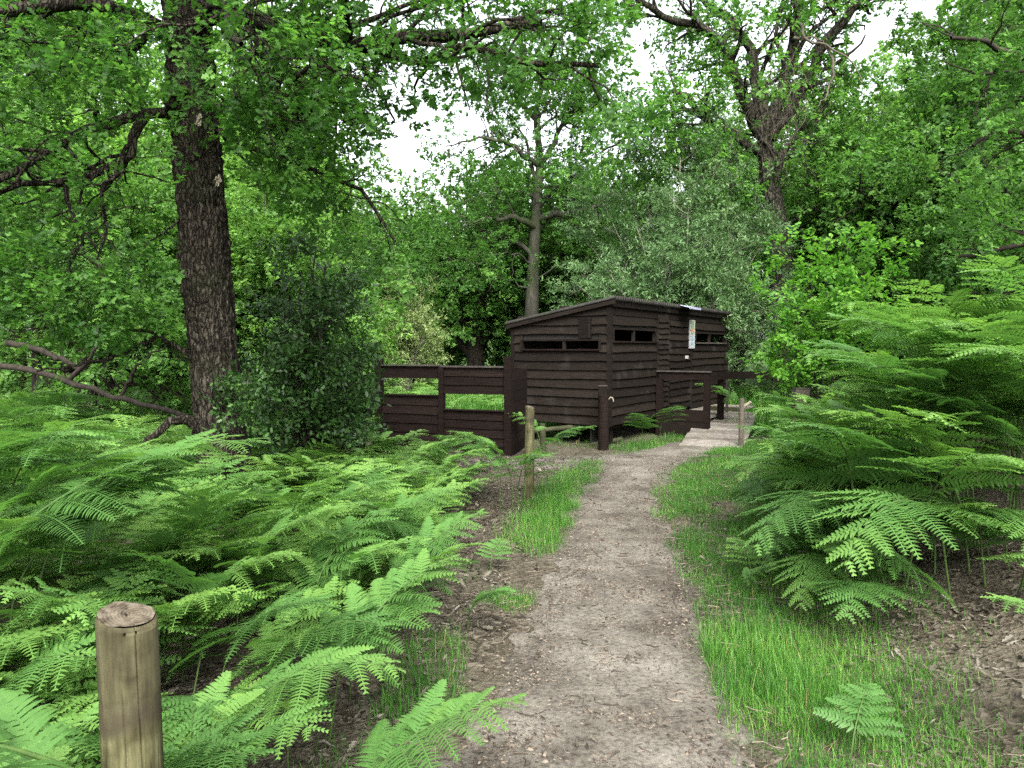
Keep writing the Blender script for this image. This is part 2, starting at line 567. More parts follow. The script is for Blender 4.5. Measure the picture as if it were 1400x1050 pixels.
def ground_material():
    m, n, l = new_mat('leaf_litter_soil')
    tc = n.new('ShaderNodeTexCoord')
    vo = n.new('ShaderNodeTexVoronoi')
    vo.inputs['Scale'].default_value = 34
    vo.inputs['Randomness'].default_value = 1
    nz0 = n.new('ShaderNodeTexNoise')
    nz0.inputs['Scale'].default_value = 12
    nz0.inputs['Detail'].default_value = 4
    add = n.new('ShaderNodeVectorMath')
    add.operation = 'MULTIPLY_ADD'
    l.new(nz0.outputs[1], add.inputs[0])
    add.inputs[1].default_value = (.12, .12, .12)
    l.new(tc.outputs['Object'], nz0.inputs[0])
    l.new(tc.outputs['Object'], add.inputs[2])
    l.new(add.outputs[0], vo.inputs[0])
    cr = ramp(n, [(0, (.024, .0195, .0135)), (.35, (.049, .041, .029)), (.7, (.078, .066, .048)), (1, (.118, .102, .077))])
    sep = n.new('ShaderNodeSeparateColor')
    l.new(vo.outputs['Color'], sep.inputs[0])
    l.new(sep.outputs[0], cr.inputs[0])
    nz = n.new('ShaderNodeTexNoise')
    nz.inputs['Scale'].default_value = 1.3
    nz.inputs['Detail'].default_value = 8
    l.new(tc.outputs['Object'], nz.inputs[0])
    r2 = ramp(n, [(.42, (0, 0, 0)), (.66, (1, 1, 1))])
    l.new(nz.outputs[0], r2.inputs[0])
    mx = n.new('ShaderNodeMix')
    mx.data_type = 'RGBA'
    l.new(r2.outputs[0], mx.inputs[0])
    l.new(cr.outputs[0], mx.inputs[6])
    mx.inputs[7].default_value = (.084, .075, .054, 1)
    pb = n.new('ShaderNodeBsdfPrincipled')
    pb.inputs['Roughness'].default_value = .95
    pb.inputs['Specular IOR Level'].default_value = .1
    sx = n.new('ShaderNodeSeparateXYZ')
    l.new(tc.outputs['Object'], sx.inputs[0])
    mr = n.new('ShaderNodeMapRange')
    mr.inputs[1].default_value, mr.inputs[2].default_value = 12.5, 16.0
    l.new(sx.outputs[1], mr.inputs[0])
    mg = n.new('ShaderNodeMix')
    mg.data_type = 'RGBA'
    l.new(mr.outputs[0], mg.inputs[0])
    l.new(mx.outputs[2], mg.inputs[6])
    mg.inputs[7].default_value = (.045, .085, .02, 1)            # moss and low herbs under the far trees
    l.new(mg.outputs[2], pb.inputs['Base Color'])
    b = n.new('ShaderNodeBump')
    b.inputs['Strength'].default_value = .8
    b.inputs['Distance'].default_value = .02
    l.new(vo.outputs['Distance'], b.inputs['Height'])
    l.new(b.outputs[0], pb.inputs['Normal'])
    out = n.new('ShaderNodeOutputMaterial')
    l.new(pb.outputs[0], out.inputs[0])
    return m


def path_material():
    m, n, l = new_mat('trodden_earth')
    tc = n.new('ShaderNodeTexCoord')
    big = n.new('ShaderNodeTexNoise')
    big.inputs['Scale'].default_value = 1.5
    big.inputs['Detail'].default_value = 10
    big.inputs['Roughness'].default_value = .68
    fine = n.new('ShaderNodeTexNoise')
    fine.inputs['Scale'].default_value = 38
    fine.inputs['Detail'].default_value = 8
    fine.inputs['Roughness'].default_value = .75
    fib = n.new('ShaderNodeTexVoronoi')
    fib.inputs['Scale'].default_value = 55
    mp = n.new('ShaderNodeMapping')
    mp.inputs['Scale'].default_value = (1, 1.6, 1)
    mp.inputs['Rotation'].default_value = (0, 0, .5)
    l.new(tc.outputs['Object'], mp.inputs[0])
    l.new(mp.outputs[0], fib.inputs[0])
    for q in (big, fine):
        l.new(tc.outputs['Object'], q.inputs[0])
    c1 = ramp(n, [(.36, (.052, .046, .037)), (.5, (.102, .093, .077)), (.64, (.155, .143, .121))])
    l.new(big.outputs[0], c1.inputs[0])
    c2 = ramp(n, [(.36, (.33, .30, .27)), (.5, (1, 1, 1)), (.68, (1.35, 1.33, 1.3))])
    l.new(fine.outputs[0], c2.inputs[0])
    mx = n.new('ShaderNodeMix')
    mx.data_type = 'RGBA'
    mx.blend_type = 'MULTIPLY'
    mx.inputs[0].default_value = .9
    l.new(c1.outputs[0], mx.inputs[6])
    l.new(c2.outputs[0], mx.inputs[7])
    sep = n.new('ShaderNodeSeparateColor')
    l.new(fib.outputs['Color'], sep.inputs[0])
    c3 = ramp(n, [(.0, (.45, .42, .4)), (.22, (1, 1, 1)), (.9, (1, 1, 1)), (1, (1.45, 1.4, 1.35))])
    l.new(sep.outputs[0], c3.inputs[0])
    m2 = n.new('ShaderNodeMix')
    m2.data_type = 'RGBA'
    m2.blend_type = 'MULTIPLY'
    m2.inputs[0].default_value = .55
    l.new(mx.outputs[2], m2.inputs[6])
    l.new(c3.outputs[0], m2.inputs[7])
    pb = n.new('ShaderNodeBsdfPrincipled')
    pb.inputs['Roughness'].default_value = .95
    pb.inputs['Specular IOR Level'].default_value = .1
    l.new(m2.outputs[2], pb.inputs['Base Color'])
    b = n.new('ShaderNodeBump')
    b.inputs['Strength'].default_value = .6
    b.inputs['Distance'].default_value = .012
    l.new(fine.outputs[0], b.inputs['Height'])
    l.new(b.outputs[0], pb.inputs['Normal'])
    out = n.new('ShaderNodeOutputMaterial')
    l.new(pb.outputs[0], out.inputs[0])
    return m


M_PATH = path_material()
tag(link('ground', mesh_data('ground', GV, GQ, ground_material(), smooth=True)), kind='structure')


def strip(center, half, n_long, n_cross, lift=.024, seed=5):
    """A trodden strip along a polyline; it dives under the ground at its ragged edges."""
    c = resample(center, n_long)
    h = np.interp(np.linspace(0, 1, n_long), np.linspace(0, 1, len(half)), half)
    tng = unit(np.gradient(c, axis=0))
    side = np.stack([tng[:, 1], -tng[:, 0]], 1)
    s = np.linspace(-1.35, 1.35, n_cross)
    X = c[:, None, 0] + side[:, None, 0] * s[None] * h[:, None]
    Y = c[:, None, 1] + side[:, None, 1] * s[None] * h[:, None]
    edge = np.abs(s)[None] + (n2(X, Y, .45, seed) - .5) * .42 + (n2(X, Y, .13, seed + 1) - .5) * .22
    Z = ground_z(X, Y) + lift - .055 * np.clip(edge - .55, 0, 2) ** 1.5 + (n2(X, Y, .12, 8) - .5) * .012
    V = np.stack([X.ravel(), Y.ravel(), Z.ravel()], 1)
    k = (np.arange(n_long - 1)[:, None] * n_cross + np.arange(n_cross - 1)[None]).ravel()
    return V, np.stack([k, k + 1, k + n_cross + 1, k + n_cross], 1)


V1, Q1 = strip(np.stack([PX, PD], 1)[:-1], PW[:-1], 420, 44)
tag(link('path', mesh_data('path', V1, Q1[:, ::-1], M_PATH, smooth=True)), kind='structure')
V2, Q2 = strip(np.array([[2.1, 11.2], [1.2, 10.75], [.5, 10.5], [-.1, 10.4], [-.7, 10.5]]), np.array([.35, .42, .45, .4, .3]), 120, 30, lift=.018, seed=15)
tag(link('side_path', mesh_data('side_path', V2, Q2[:, ::-1], M_PATH, smooth=True)), kind='structure')

# ------------------------------------------------------------------ bird hide
HIDE_L, HIDE_W = 6.4, 1.77
HIDE_Z0, HIDE_ZT = .36, 2.34
hide = thing('bird_hide', 'dark brown weatherboarded timber bird hide with sloping corrugated roof at the path end', 'bird hide', (1.54, 12.2, 0), math.atan2(.851, .525))
rb = random.Random(3)


def long_pt(s, o, z): return (s, -o, z)
def end_pt(s, o, z): return (-o, s, z)
def back_pt(s, o, z): return (s, HIDE_W + o, z)
def far_pt(s, o, z): return (HIDE_L + o, s, z)


def lap(g, pt, s0, s1, z, h, tint, proud=.046, nseg=7, sag=.006):
    """One overlapping weatherboard: thick lower edge, thin upper edge, faintly wavy."""
    ph = rb.uniform(0, 6)
    V, Q = [], []
    for k in range(nseg + 1):
        f = k / nseg
        s = s0 + (s1 - s0) * f
        w = sag * math.sin(ph + f * 5) + rb.uniform(-.002, .002)
        o = proud + rb.uniform(-.003, .003)
        for (oo, zz) in ((.0, z + w), (o, z + w), (.009, z + h + w * .3), (.0, z + h + w * .3)):
            V.append(pt(s, oo, zz))
        if k:
            b, a = k * 4, (k - 1) * 4
            for q in range(4):
                Q.append([a + q, b + q, b + (q + 1) % 4, a + (q + 1) % 4])
    Q += [[0, 1, 2, 3], [nseg * 4 + 3, nseg * 4 + 2, nseg * 4 + 1, nseg * 4]]
    g.add(V, Q, tint)


def clad(g, pt, s0, s1, z0, z1, top_fn=None, holes=(), pitch=.146):
    z = z0
    while z < z1 - .02:
        h = min(pitch + .022, z1 - z)
        cuts = [(s0, s1)]
        for (a, b, c, d) in holes:
            if z + pitch > c + .02 and z < d - .02:
                new = []
                for (p, q) in cuts:
                    if p < a:
                        new.append((p, min(q, a)))
                    if q > b:
                        new.append((max(p, b), q))
                    if q <= a or p >= b:
                        pass
                cuts = [x for x in new if x[1] - x[0] > .02]
        for (p, q) in cuts:
            e = q
            if top_fn:
                pass
            lap(g, pt, p, e, z, h, rb.uniform(.2, .8))
        z += pitch


W1 = (.10, 1.90, 1.70, 1.89)          # slot windows on the long wall: s0, s1, z0, z1
W2 = (4.15, 6.22, 1.70, 1.89)
W3 = (.17, 1.58, 1.57, 1.71)          # slot on the end wall
DOOR = (2.62, 3.78)


def roof_z(y): return 2.37 - (y + .12) * (.36 / 1.95)


# long wall
g = Geo()
clad(g, long_pt, .03, HIDE_L - .03, HIDE_Z0, 2.13, holes=(W1, W2, (1.96, 3.82, .3, 2.13)))
g.box(.03, HIDE_L - .03, -.028, 0, 2.118, 2.33, .45)
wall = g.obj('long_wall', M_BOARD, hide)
# lining behind the boards, cut round the slots
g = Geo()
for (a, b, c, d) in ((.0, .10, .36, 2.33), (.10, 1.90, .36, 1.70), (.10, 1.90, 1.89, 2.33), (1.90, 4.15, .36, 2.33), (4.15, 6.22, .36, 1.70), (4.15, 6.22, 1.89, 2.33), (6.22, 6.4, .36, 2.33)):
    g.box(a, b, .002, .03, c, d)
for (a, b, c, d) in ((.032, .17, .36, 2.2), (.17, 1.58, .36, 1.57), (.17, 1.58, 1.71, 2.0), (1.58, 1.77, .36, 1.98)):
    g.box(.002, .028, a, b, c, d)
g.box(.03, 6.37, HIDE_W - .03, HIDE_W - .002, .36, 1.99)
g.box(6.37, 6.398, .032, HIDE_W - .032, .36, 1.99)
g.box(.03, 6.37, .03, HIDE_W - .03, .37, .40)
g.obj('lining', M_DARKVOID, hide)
# end wall follows the roof slope
g = Geo()
clad(g, end_pt, .0, HIDE_W, HIDE_Z0, 1.97, holes=(W3, (.30, .52, 1.74, 2.1)))
for z in (1.966, 2.112):
    s_end = min(HIDE_W, max(.3, (2.37 - z - .07) / (.36 / 1.95) - .12))
    lap(g, end_pt, 0, s_end, z, .16, rb.uniform(.3, .7))
g.box(-.012, 0, 0, .55, 2.22, 2.32, .4)
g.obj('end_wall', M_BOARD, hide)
# the two unseen sides
g = Geo()
clad(g, back_pt, 0, HIDE_L, HIDE_Z0, 1.97, holes=((.3, 2.0, 1.45, 1.65), (4.2, 6.1, 1.45, 1.65)))
clad(g, far_pt, 0, HIDE_W, HIDE_Z0, 1.97)
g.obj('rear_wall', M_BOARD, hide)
# corner boards
g = Geo()
g.box(-.042, .03, -.042, .028, .34, 2.33, .35)
g.obj('corner_board', M_BOARD, hide)
g = Geo()
g.box(6.37, 6.442, -.042, .028, .34, 2.33, .35)
g.obj('corner_board', M_BOARD, hide)
g = Geo()
g.box(-.042, .03, HIDE_W - .03, HIDE_W + .042, .34, 2.0, .35)
g.obj('corner_board', M_BOARD, hide)


def slot_window(pt, s0, s1, z0, z1, mull, worn):
    w = link('window', None, hide)
    g = Geo()

    def bx(a, b, o0, o1, c, d, t=.5):
        A, B = pt(a, o0, c), pt(b, o1, d)
        g.box(min(A[0], B[0]), max(A[0], B[0]), min(A[1], B[1]), max(A[1], B[1]), c, d, t)
    bx(s0 - .045, s0, -.03, .046, z0 - .02, z1 + .02)
    bx(s1, s1 + .045, -.03, .046, z0 - .02, z1 + .02)
    bx(s0, s1, -.03, .040, z1 - .004, z1 + .026)
    V, Q, t = g.arrays()
    link('frame', mesh_data('frame', V, Q, M_BOARD, t), w)
    g2 = Geo()
    A, B = pt(s0 - .02, -.03, z0), pt(s1 + .02, .065, z0)
    g2.box(min(A[0], B[0]), max(A[0], B[0]), min(A[1], B[1]), max(A[1], B[1]), z0 - .022, z0 + .004, .5)
    V, Q, t = g2.arrays()
    link('sill', mesh_data('sill', V, Q, M_EDGE if worn else M_BOARD2, t), w)
    g3 = Geo()
    A, B = pt(mull - .022, -.02, z0), pt(mull + .022, .03, z0)
    g3.box(min(A[0], B[0]), max(A[0], B[0]), min(A[1], B[1]), max(A[1], B[1]), z0 + .004, z1 - .004, .7)
    V, Q, t = g3.arrays()
    link('mullion', mesh_data('mullion', V, Q, M_BOARD, t), w)


slot_window(long_pt, *W1, .95, False)
slot_window(long_pt, *W2, 5.1, True)
slot_window(end_pt, *W3, .80, False)
# a closed hatch on the end wall
g = Geo()
g.box(-.05, 0, .30, .52, 1.745, 2.09, .15)
g.box(-.058, -.05, .315, .345, 1.755, 2.08, .6)
g.obj('hatch', M_BOARD, hide)
# door of close boards with a strip of shingles beside it
door = link('door', None, hide)
g = Geo()
clad(g, lambda s, o, z: (s, -o - .012, z), DOOR[0], DOOR[1], .42, 2.11, pitch=.132)
g.box(DOOR[0], DOOR[1], -.012, 0, .40, 2.13, .4)
V, Q, t = g.arrays()
link('door_leaf', mesh_data('door_leaf', V, Q, M_BOARD, t), door)
g = Geo()
g.box(3.47, 3.54, -.095, -.045, 1.38, 1.44, .5)
V, Q, t = g.arrays()
kb = link('handle', mesh_data('handle', V, Q, M_WHITE, t), door)
g = Geo()
z = .42
while z < 2.1:
    hh = rb.uniform(.085, .105)
    lap(g, lambda s, o, zz: (s, -o - .035, zz), 1.98 + rb.uniform(-.01, .01), 2.50 + rb.uniform(-.025, .03), z, hh + .03, rb.uniform(.35, .95), proud=.05, nseg=3)
    z += hh
g.box(1.97, 2.60, -.034, 0, .40, 2.12, .3)
V, Q, t = g.arrays()
link('shingle_strip', mesh_data('shingle_strip', V, Q, M_BOARD, t), hide)
g = Geo()
g.box(3.79, 3.87, -.055, 0, .40, 2.11, .4)
V, Q, t = g.arrays()
link('door_post', mesh_data('door_post', V, Q, M_BOARD, t), hide)
# corrugated roof sheet
ux = np.arange(-.10, 6.52, .0095)
vy = np.linspace(-.14, HIDE_W + .12, 6)
VX, VY = np.meshgrid(ux, vy)
corr = .027 * np.sin(VX * 2 * np.pi / .095)
Zr = roof_z(VY) + corr + .012
top = np.stack([VX.ravel(), VY.ravel(), Zr.ravel()], 1)
bot = top - np.array([0, 0, .010])
k = (np.arange(len(vy) - 1)[:, None] * len(ux) + np.arange(len(ux) - 1)[None]).ravel()
q = np.stack([k, k + 1, k + len(ux) + 1, k + len(ux)], 1)
nt = len(top)
e = np.arange(len(ux) - 1)
edge = np.stack([e, e + nt, e + 1 + nt, e + 1], 1)
roof = link('roof', mesh_data('roof', np.concatenate([top, bot]), np.concatenate([q, q[:, ::-1] + nt, edge]), M_ROOF, np.full(2 * nt, .5), True), hide)
g = Geo()
g.beam((-.085, -.13, roof_z(-.13) - .055), (-.085, HIDE_W + .10, roof_z(HIDE_W + .1) - .055), .022, .06, .6)
V, Q, t = g.arrays()
link('barge_board', mesh_data('barge_board', V, Q, M_BOARD, t), hide)
g = Geo()
g.box(-.06, 6.45, -.075, -.045, 2.245, 2.335, .25)
V, Q, t = g.arrays()
link('fascia', mesh_data('fascia', V, Q, M_BOARD, t), hide)
g = Geo()
g.beam((2.90, -.22, 2.375), (3.55, -.22, 2.375), .20, .012, .5, up=(0, -.28, 1))
g.beam((2.90, -.32, 2.345), (3.55, -.32, 2.345), .012, .04, .5)
V, Q, t = g.arrays()
link('roof_light', mesh_data('roof_light', V, Q, M_ROOFLIGHT, t), hide)
# notice board
nb = link('notice_board', None, hide)
NX0, NX1, NZ0, NZ1 = 3.66, 3.93, 1.58, 2.14
g = Geo()
for (a, b, c, d) in ((NX0, NX1, NZ1 - .022, NZ1), (NX0, NX1, NZ0, NZ0 + .022), (NX0, NX0 + .02, NZ0 + .022, NZ1 - .022), (NX1 - .02, NX1, NZ0 + .022, NZ1 - .022)):
    g.box(a, b, -.085, -.05, c, d, .5)
V, Q, t = g.arrays()
link('frame', mesh_data('frame', V, Q, M_WHITE, t), nb)
M_NGREEN = solid_mat('notice_green', [(.3, (.04, .10, .05)), (.5, (.11, .19, .10)), (.75, (.24, .29, .21))], scale=(20, 20, 4), nscale=3, rough=.5, bump=0)
M_NORANGE = solid_mat('notice_orange', [(.3, (.28, .12, .055)), (.7, (.38, .23, .15))], nscale=16, rough=.5, bump=0)
M_NBLUE = solid_mat('notice_blue', [(.3, (.20, .27, .32)), (.7, (.28, .35, .39))], nscale=30, rough=.5, bump=0)
M_NTEXT = solid_mat('notice_text', [(.3, (.12, .17, .21)), (.7, (.16, .21, .26))], nscale=30, rough=.5, bump=0)
for (c, d, mt, nm) in ((1.97, 2.118, M_NGREEN, 'photo_panel'), (1.90, 1.97, M_NORANGE, 'orange_panel'), (1.86, 1.90, M_NGREEN, 'green_strip'), (1.602, 1.86, M_NBLUE, 'text_panel')):
    g = Geo()
    g.box(NX0 + .02, NX1 - .02, -.078, -.05, c, d, .5)
    V, Q, t = g.arrays()
    link(nm, mesh_data(nm, V, Q, mt, t), nb)
g = Geo()
for k, z in enumerate((1.835, 1.81, 1.775, 1.755, 1.735, 1.70, 1.68, 1.655)):
    g.box(NX0 + .045, NX1 - .045 - .03 * (k % 3), -.080, -.0781, z - .005, z + .004, .5)
V, Q, t = g.arrays()
link('faded_print', mesh_data('faded_print', V, Q, M_NTEXT, t), nb)
# beams, stilts and crossed rails under the floor
for (a, b) in ((.25, .12), (.25, 1.55), (2.2, .12), (2.2, 1.55), (4.2, .12), (4.2, 1.55), (6.15, .12), (6.15, 1.55)):
    g = Geo()
    g.box(a - .055, a + .055, b - .055, b + .055, -.12, .30, .5)
    V, Q, t = g.arrays()
    link('stilt', mesh_data('stilt', V, Q, M_BOARD2, t), hide)
g = Geo()
for b in (.06, .85, 1.66):
    g.box(.0, 6.4, b - .035, b + .035, .285, .357, .5)
V, Q, t = g.arrays()
link('floor_beam', mesh_data('floor_beam', V, Q, M_BOARD2, t), hide)
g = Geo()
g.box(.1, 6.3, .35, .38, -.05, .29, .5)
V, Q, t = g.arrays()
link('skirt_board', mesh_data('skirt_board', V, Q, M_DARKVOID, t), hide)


def round_pole(a, b, r0, r1, mat, name, parent=None, sides=14, n=10, bumps=.06, seed=1, cap=True, cham=.0):
    """A round timber: slightly uneven radius, closed top."""
    pts = resample(np.array([a, b], float), n)
    R = np.linspace(r0, r1, n)
    V, Q = tubes(pts[None], R[None], sides)
    cc = np.repeat(pts, sides, 0)
    V = cc + (V - cc) * (1 + (vnoise(V * np.array([9, 9, 2.5]), seed) - .5)[:, None] * bumps * 2)
    g = Geo()
    g.add(V, Q, .5)
    if cap:
        base = (n - 1) * sides
        ring = V[base:base + sides]
        c = ring.mean(0)
        inner = c + (ring - c) * .45 + unit(pts[-1] - pts[0]) * .004
        k = np.arange(sides)
        VV = np.concatenate([ring, inner])
        QQ = np.stack([k, (k + 1) % sides, (k + 1) % sides + sides, k + sides], 1)
        g.add(VV, QQ, .5)
        VV = np.concatenate([inner, [c + unit(pts[-1] - pts[0]) * .004]])
        QQ = np.stack([k[::2], (k[::2] + 1) % sides, (k[::2] + 2) % sides, np.full(len(k[::2]), sides)], 1)
        g.add(VV, QQ, .5)
    V, Q, t = g.arrays()
    return link(name, mesh_data(name, V, Q, mat, t, False), parent)


# ------------------------------------------------------------------ posts, rails
def near_post_material():
    m, n, l = new_mat('weathered_round_post')
    tc = n.new('ShaderNodeTexCoord')
    mp = n.new('ShaderNodeMapping')
    mp.inputs['Scale'].default_value = (16, 16, 1.6)
    l.new(tc.outputs['Object'], mp.inputs[0])
    gr = n.new('ShaderNodeTexNoise')
    gr.inputs['Scale'].default_value = 4
    gr.inputs['Detail'].default_value = 9
    gr.inputs['Roughness'].default_value = .65
    l.new(mp.outputs[0], gr.inputs[0])
    cr = ramp(n, [(.32, (.022, .020, .008)), (.46, (.058, .055, .024)), (.58, (.088, .085, .040)), (.72, (.13, .125, .068))])
    l.new(gr.outputs[0], cr.inputs[0])
    blo = n.new('ShaderNodeTexNoise')
    blo.inputs['Scale'].default_value = 9
    blo.inputs['Detail'].default_value = 6
    l.new(tc.outputs['Object'], blo.inputs[0])
    # upper band: darker, wetted grey-brown above the saw-line
    sx = n.new('ShaderNodeSeparateXYZ')
    l.new(tc.outputs['Object'], sx.inputs[0])
    wob = n.new('ShaderNodeMath')
    wob.operation = 'MULTIPLY_ADD'
    l.new(blo.outputs[0], wob.inputs[0])
    wob.inputs[1].default_value = .11
    l.new(sx.outputs[2], wob.inputs[2])
    band = ramp(n, [(.86, (0, 0, 0)), (.90, (.95, .95, .95)), (.93, (.75, .75, .75)), (.965, (.5, .5, .5))])
    l.new(wob.outputs[0], band.inputs[0])
    mx = n.new('ShaderNodeMix')
    mx.data_type = 'RGBA'
    l.new(band.outputs[0], mx.inputs[0])
    l.new(cr.outputs[0], mx.inputs[6])
    mx.inputs[7].default_value = (.038, .031, .018, 1)
    spk = ramp(n, [(.36, (.35, .32, .25)), (.50, (1, 1, 1))])
    l.new(blo.outputs[0], spk.inputs[0])
    m2 = n.new('ShaderNodeMix')
    m2.data_type = 'RGBA'
    m2.blend_type = 'MULTIPLY'
    m2.inputs[0].default_value = .8
    l.new(mx.outputs[2], m2.inputs[6])
    l.new(spk.outputs[0], m2.inputs[7])
    pb = n.new('ShaderNodeBsdfPrincipled')
    pb.inputs['Roughness'].default_value = .8
    pb.inputs['Specular IOR Level'].default_value = .2
    l.new(m2.outputs[2], pb.inputs['Base Color'])
    b = n.new('ShaderNodeBump')
    b.inputs['Strength'].default_value = .45
    b.inputs['Distance'].default_value = .005
    l.new(gr.outputs[0], b.inputs['Height'])
    l.new(b.outputs[0], pb.inputs['Normal'])
    out = n.new('ShaderNodeOutputMaterial')
    l.new(pb.outputs[0], out.inputs[0])
    return m


M_POST = near_post_material()


def end_grain_material():
    m, n, l = new_mat('sawn_end_grain')
    tc = n.new('ShaderNodeTexCoord')
    wv = n.new('ShaderNodeTexWave')
    wv.wave_type, wv.rings_direction = 'RINGS', 'Z'
    wv.inputs['Scale'].default_value = 46
    wv.inputs['Distortion'].default_value = 3.5
    wv.inputs['Detail'].default_value = 3
    wv.inputs['Detail Scale'].default_value = 2.0
    l.new(tc.outputs['Object'], wv.inputs[0])
    nz = n.new('ShaderNodeTexNoise')
    nz.inputs['Scale'].default_value = 45
    nz.inputs['Detail'].default_value = 8
    l.new(tc.outputs['Object'], nz.inputs[0])
    mp = n.new('ShaderNodeMath')
    mp.operation = 'MULTIPLY_ADD'
    l.new(wv.outputs[1], mp.inputs[0])
    mp.inputs[1].default_value = .11
    l.new(nz.outputs[0], mp.inputs[2])
    cr = ramp(n, [(.35, (.022, .017, .011)), (.55, (.075, .062, .044)), (.8, (.135, .118, .088))])
    l.new(mp.outputs[0], cr.inputs[0])
    pb = n.new('ShaderNodeBsdfPrincipled')
    pb.inputs['Roughness'].default_value = .9
    pb.inputs['Specular IOR Level'].default_value = .1
    l.new(cr.outputs[0], pb.inputs['Base Color'])
    b = n.new('ShaderNodeBump')
    b.inputs['Strength'].default_value = .9
    b.inputs['Distance'].default_value = .004
    l.new(mp.outputs[0], b.inputs['Height'])
    l.new(b.outputs[0], pb.inputs['Normal'])
    out = n.new('ShaderNodeOutputMaterial')
    l.new(pb.outputs[0], out.inputs[0])
    return m


M_ENDGRAIN = end_grain_material()


def near_post(x, y, h, r, lean, label, group):
    t = thing('wooden_post', label, 'post', (x, y, float(ground_z(x, y)) - .02), rz=.6, group=group)
    sides, n = 220, 130
    z = np.linspace(-.15, h, n)
    a = np.linspace(0, 2 * np.pi, sides, endpoint=False)
    A, Z = np.meshgrid(a, z)
    R = r * (1.03 - .05 * Z / h)
    pp = np.stack([np.cos(A).ravel() * 2, np.sin(A).ravel() * 2, Z.ravel() * 3], 1)
    R = R * (1 + .03 * (vnoise(pp, 4).reshape(R.shape) - .5))
    crack = 0
    for (ca_, wd_, z0_, z1_) in ((3.35, .022, .1, 2), (4.35, .014, .35, .92), (4.9, .018, .62, 2), (5.6, .012, .2, .75)):
        crack = crack + np.exp(-((A - ca_ - .05 * np.sin(Z * 6 + ca_)) / wd_) ** 2) * sstep(Z, z0_ * h, z0_ * h + .06) * (1 - sstep(Z, z1_ * h - .06, z1_ * h))
    R = R - crack * r * .10
    gro = .006 * np.exp(-((Z - h * .84 - .006 * np.sin(A * 3)) / .006) ** 2)
    R = R - gro * .35
    R = np.where(Z > h - .006, R - .004, R)
    X = R * np.cos(A) + lean * Z
    Yy = R * np.sin(A)
    Zt = Z + np.where(Z > h - .012, .012 * np.cos(A - 2.0), 0)
    V = np.stack([X.ravel(), Yy.ravel(), Zt.ravel()], 1)
    k = np.arange(sides)
    Q = np.concatenate([np.stack([k, (k + 1) % sides, (k + 1) % sides + sides, k + sides], 1) + j * sides for j in range(n - 1)])
    link('shaft', mesh_data('shaft', V, Q, M_POST, np.full(len(V), .5), True), t)
    top = V[-sides:]
    c = top.mean(0)
    rings = [c + (top - c) * f + np.array([0, 0, .0015]) for f in (.985, .8, .6, .4, .2, .05)]
    rings = [rr + np.stack([0 * rr[:, 0], 0 * rr[:, 0], (vnoise(rr * 60, 3) - .5) * .007], 1) for rr in rings]
    VV = np.concatenate(rings)
    QQ = np.concatenate([np.stack([k, (k + 1) % sides, (k + 1) % sides + sides, k + sides], 1) + j * sides for j in range(len(rings) - 1)])
    link('sawn_top', mesh_data('sawn_top', VV, QQ, M_ENDGRAIN, np.full(len(VV), .5), False), t)
    return t


near_post(-.772, 1.56, 1.052, .0585, -.018, 'thick round post with sawn grey top standing among ferns, nearest of the posts', 'round posts beside the path')
p2 = P(722, 690, 8.0)
near_post(p2[0] + .01, 8.0, .985, .049, .01, 'slim pale yellow-green round post before the viewing screen, fern round its foot', 'round posts beside the path')

# dark round post against the hide corner
pp = P(825, 617, 11.86)
t = thing('corner_post', 'dark brown round post standing against the near corner of the hide', 'post', (pp[0], 11.86, 0))
round_pole((0, 0, -.15), (0, 0, .86), .088, .078, M_BOARD2, 'shaft', t, seed=5)
g = Geo()
g.box(-.075, .055, .03, .085, .10, 1.0, .3)
V, Q, tt = g.arrays()
link('backing_board', mesh_data('backing_board', V, Q, M_BOARD, tt), t)
g = Geo()
g.box(-.08, .06, .022, .09, 1.0, 1.012, .3)
V, Q, tt = g.arrays()
link('cap', mesh_data('cap', V, Q, M_EDGE, tt), t)
cv = resample(np.array([[.075, -.03, .80], [.10, -.05, .83], [.13, -.05, .82], [.145, -.04, .77]]), 14)
V, Q = tubes(cv[None], np.full((1, 14), .011), 8)
link('pale_cord', mesh_data('pale_cord', V, Q, M_SCAR, np.full(len(V), .5), True), t)

# rails under and beside the end wall
t = thing('rail_fence', 'low greenish timber rails on a short stake below the end wall of the hide', 'fence', (P(743, 622, 11.9)[0], 11.9, 0))
round_pole((0, 0, -.1), (-.02, 0, .42), .05, .045, M_RAILWOOD, 'stake', t, seed=9)
o0 = np.array(t.location)
for (a, b) in (((705, 592, 12.6), (835, 578, 12.5)), ((748, 620, 12.1), (850, 600, 12.6))):
    A, B = P(*a) - o0, P(*b) - o0
    round_pole(A, B, .040, .036, M_RAILWOOD, 'rail', t, seed=int(a[0]))

# ------------------------------------------------------------------ viewing screen
scr = thing('viewing_screen', 'dark brown slatted timber viewing screen with two open slots beside the hide', 'screen', (0, 0, 0))
SA, SB = np.array([-2.07, 12.0]), np.array([-.05, 11.25])
SU = (SB - SA) / np.linalg.norm(SB - SA)
SNm = np.array([SU[1], -SU[0]])
SLEN = float(np.linalg.norm(SB - SA))


def sp(s, o, z):
    q = SA + SU * s + SNm * o
    return (q[0], q[1], z)


def sbox(g, s0, s1, o0, o1, z0, z1, tint):
    V = [sp(a, b, c) for c in (z0, z1) for (a, b) in ((s0, o0), (s1, o0), (s1, o1), (s0, o1))]
    g.add(V, BOXQ, tint)


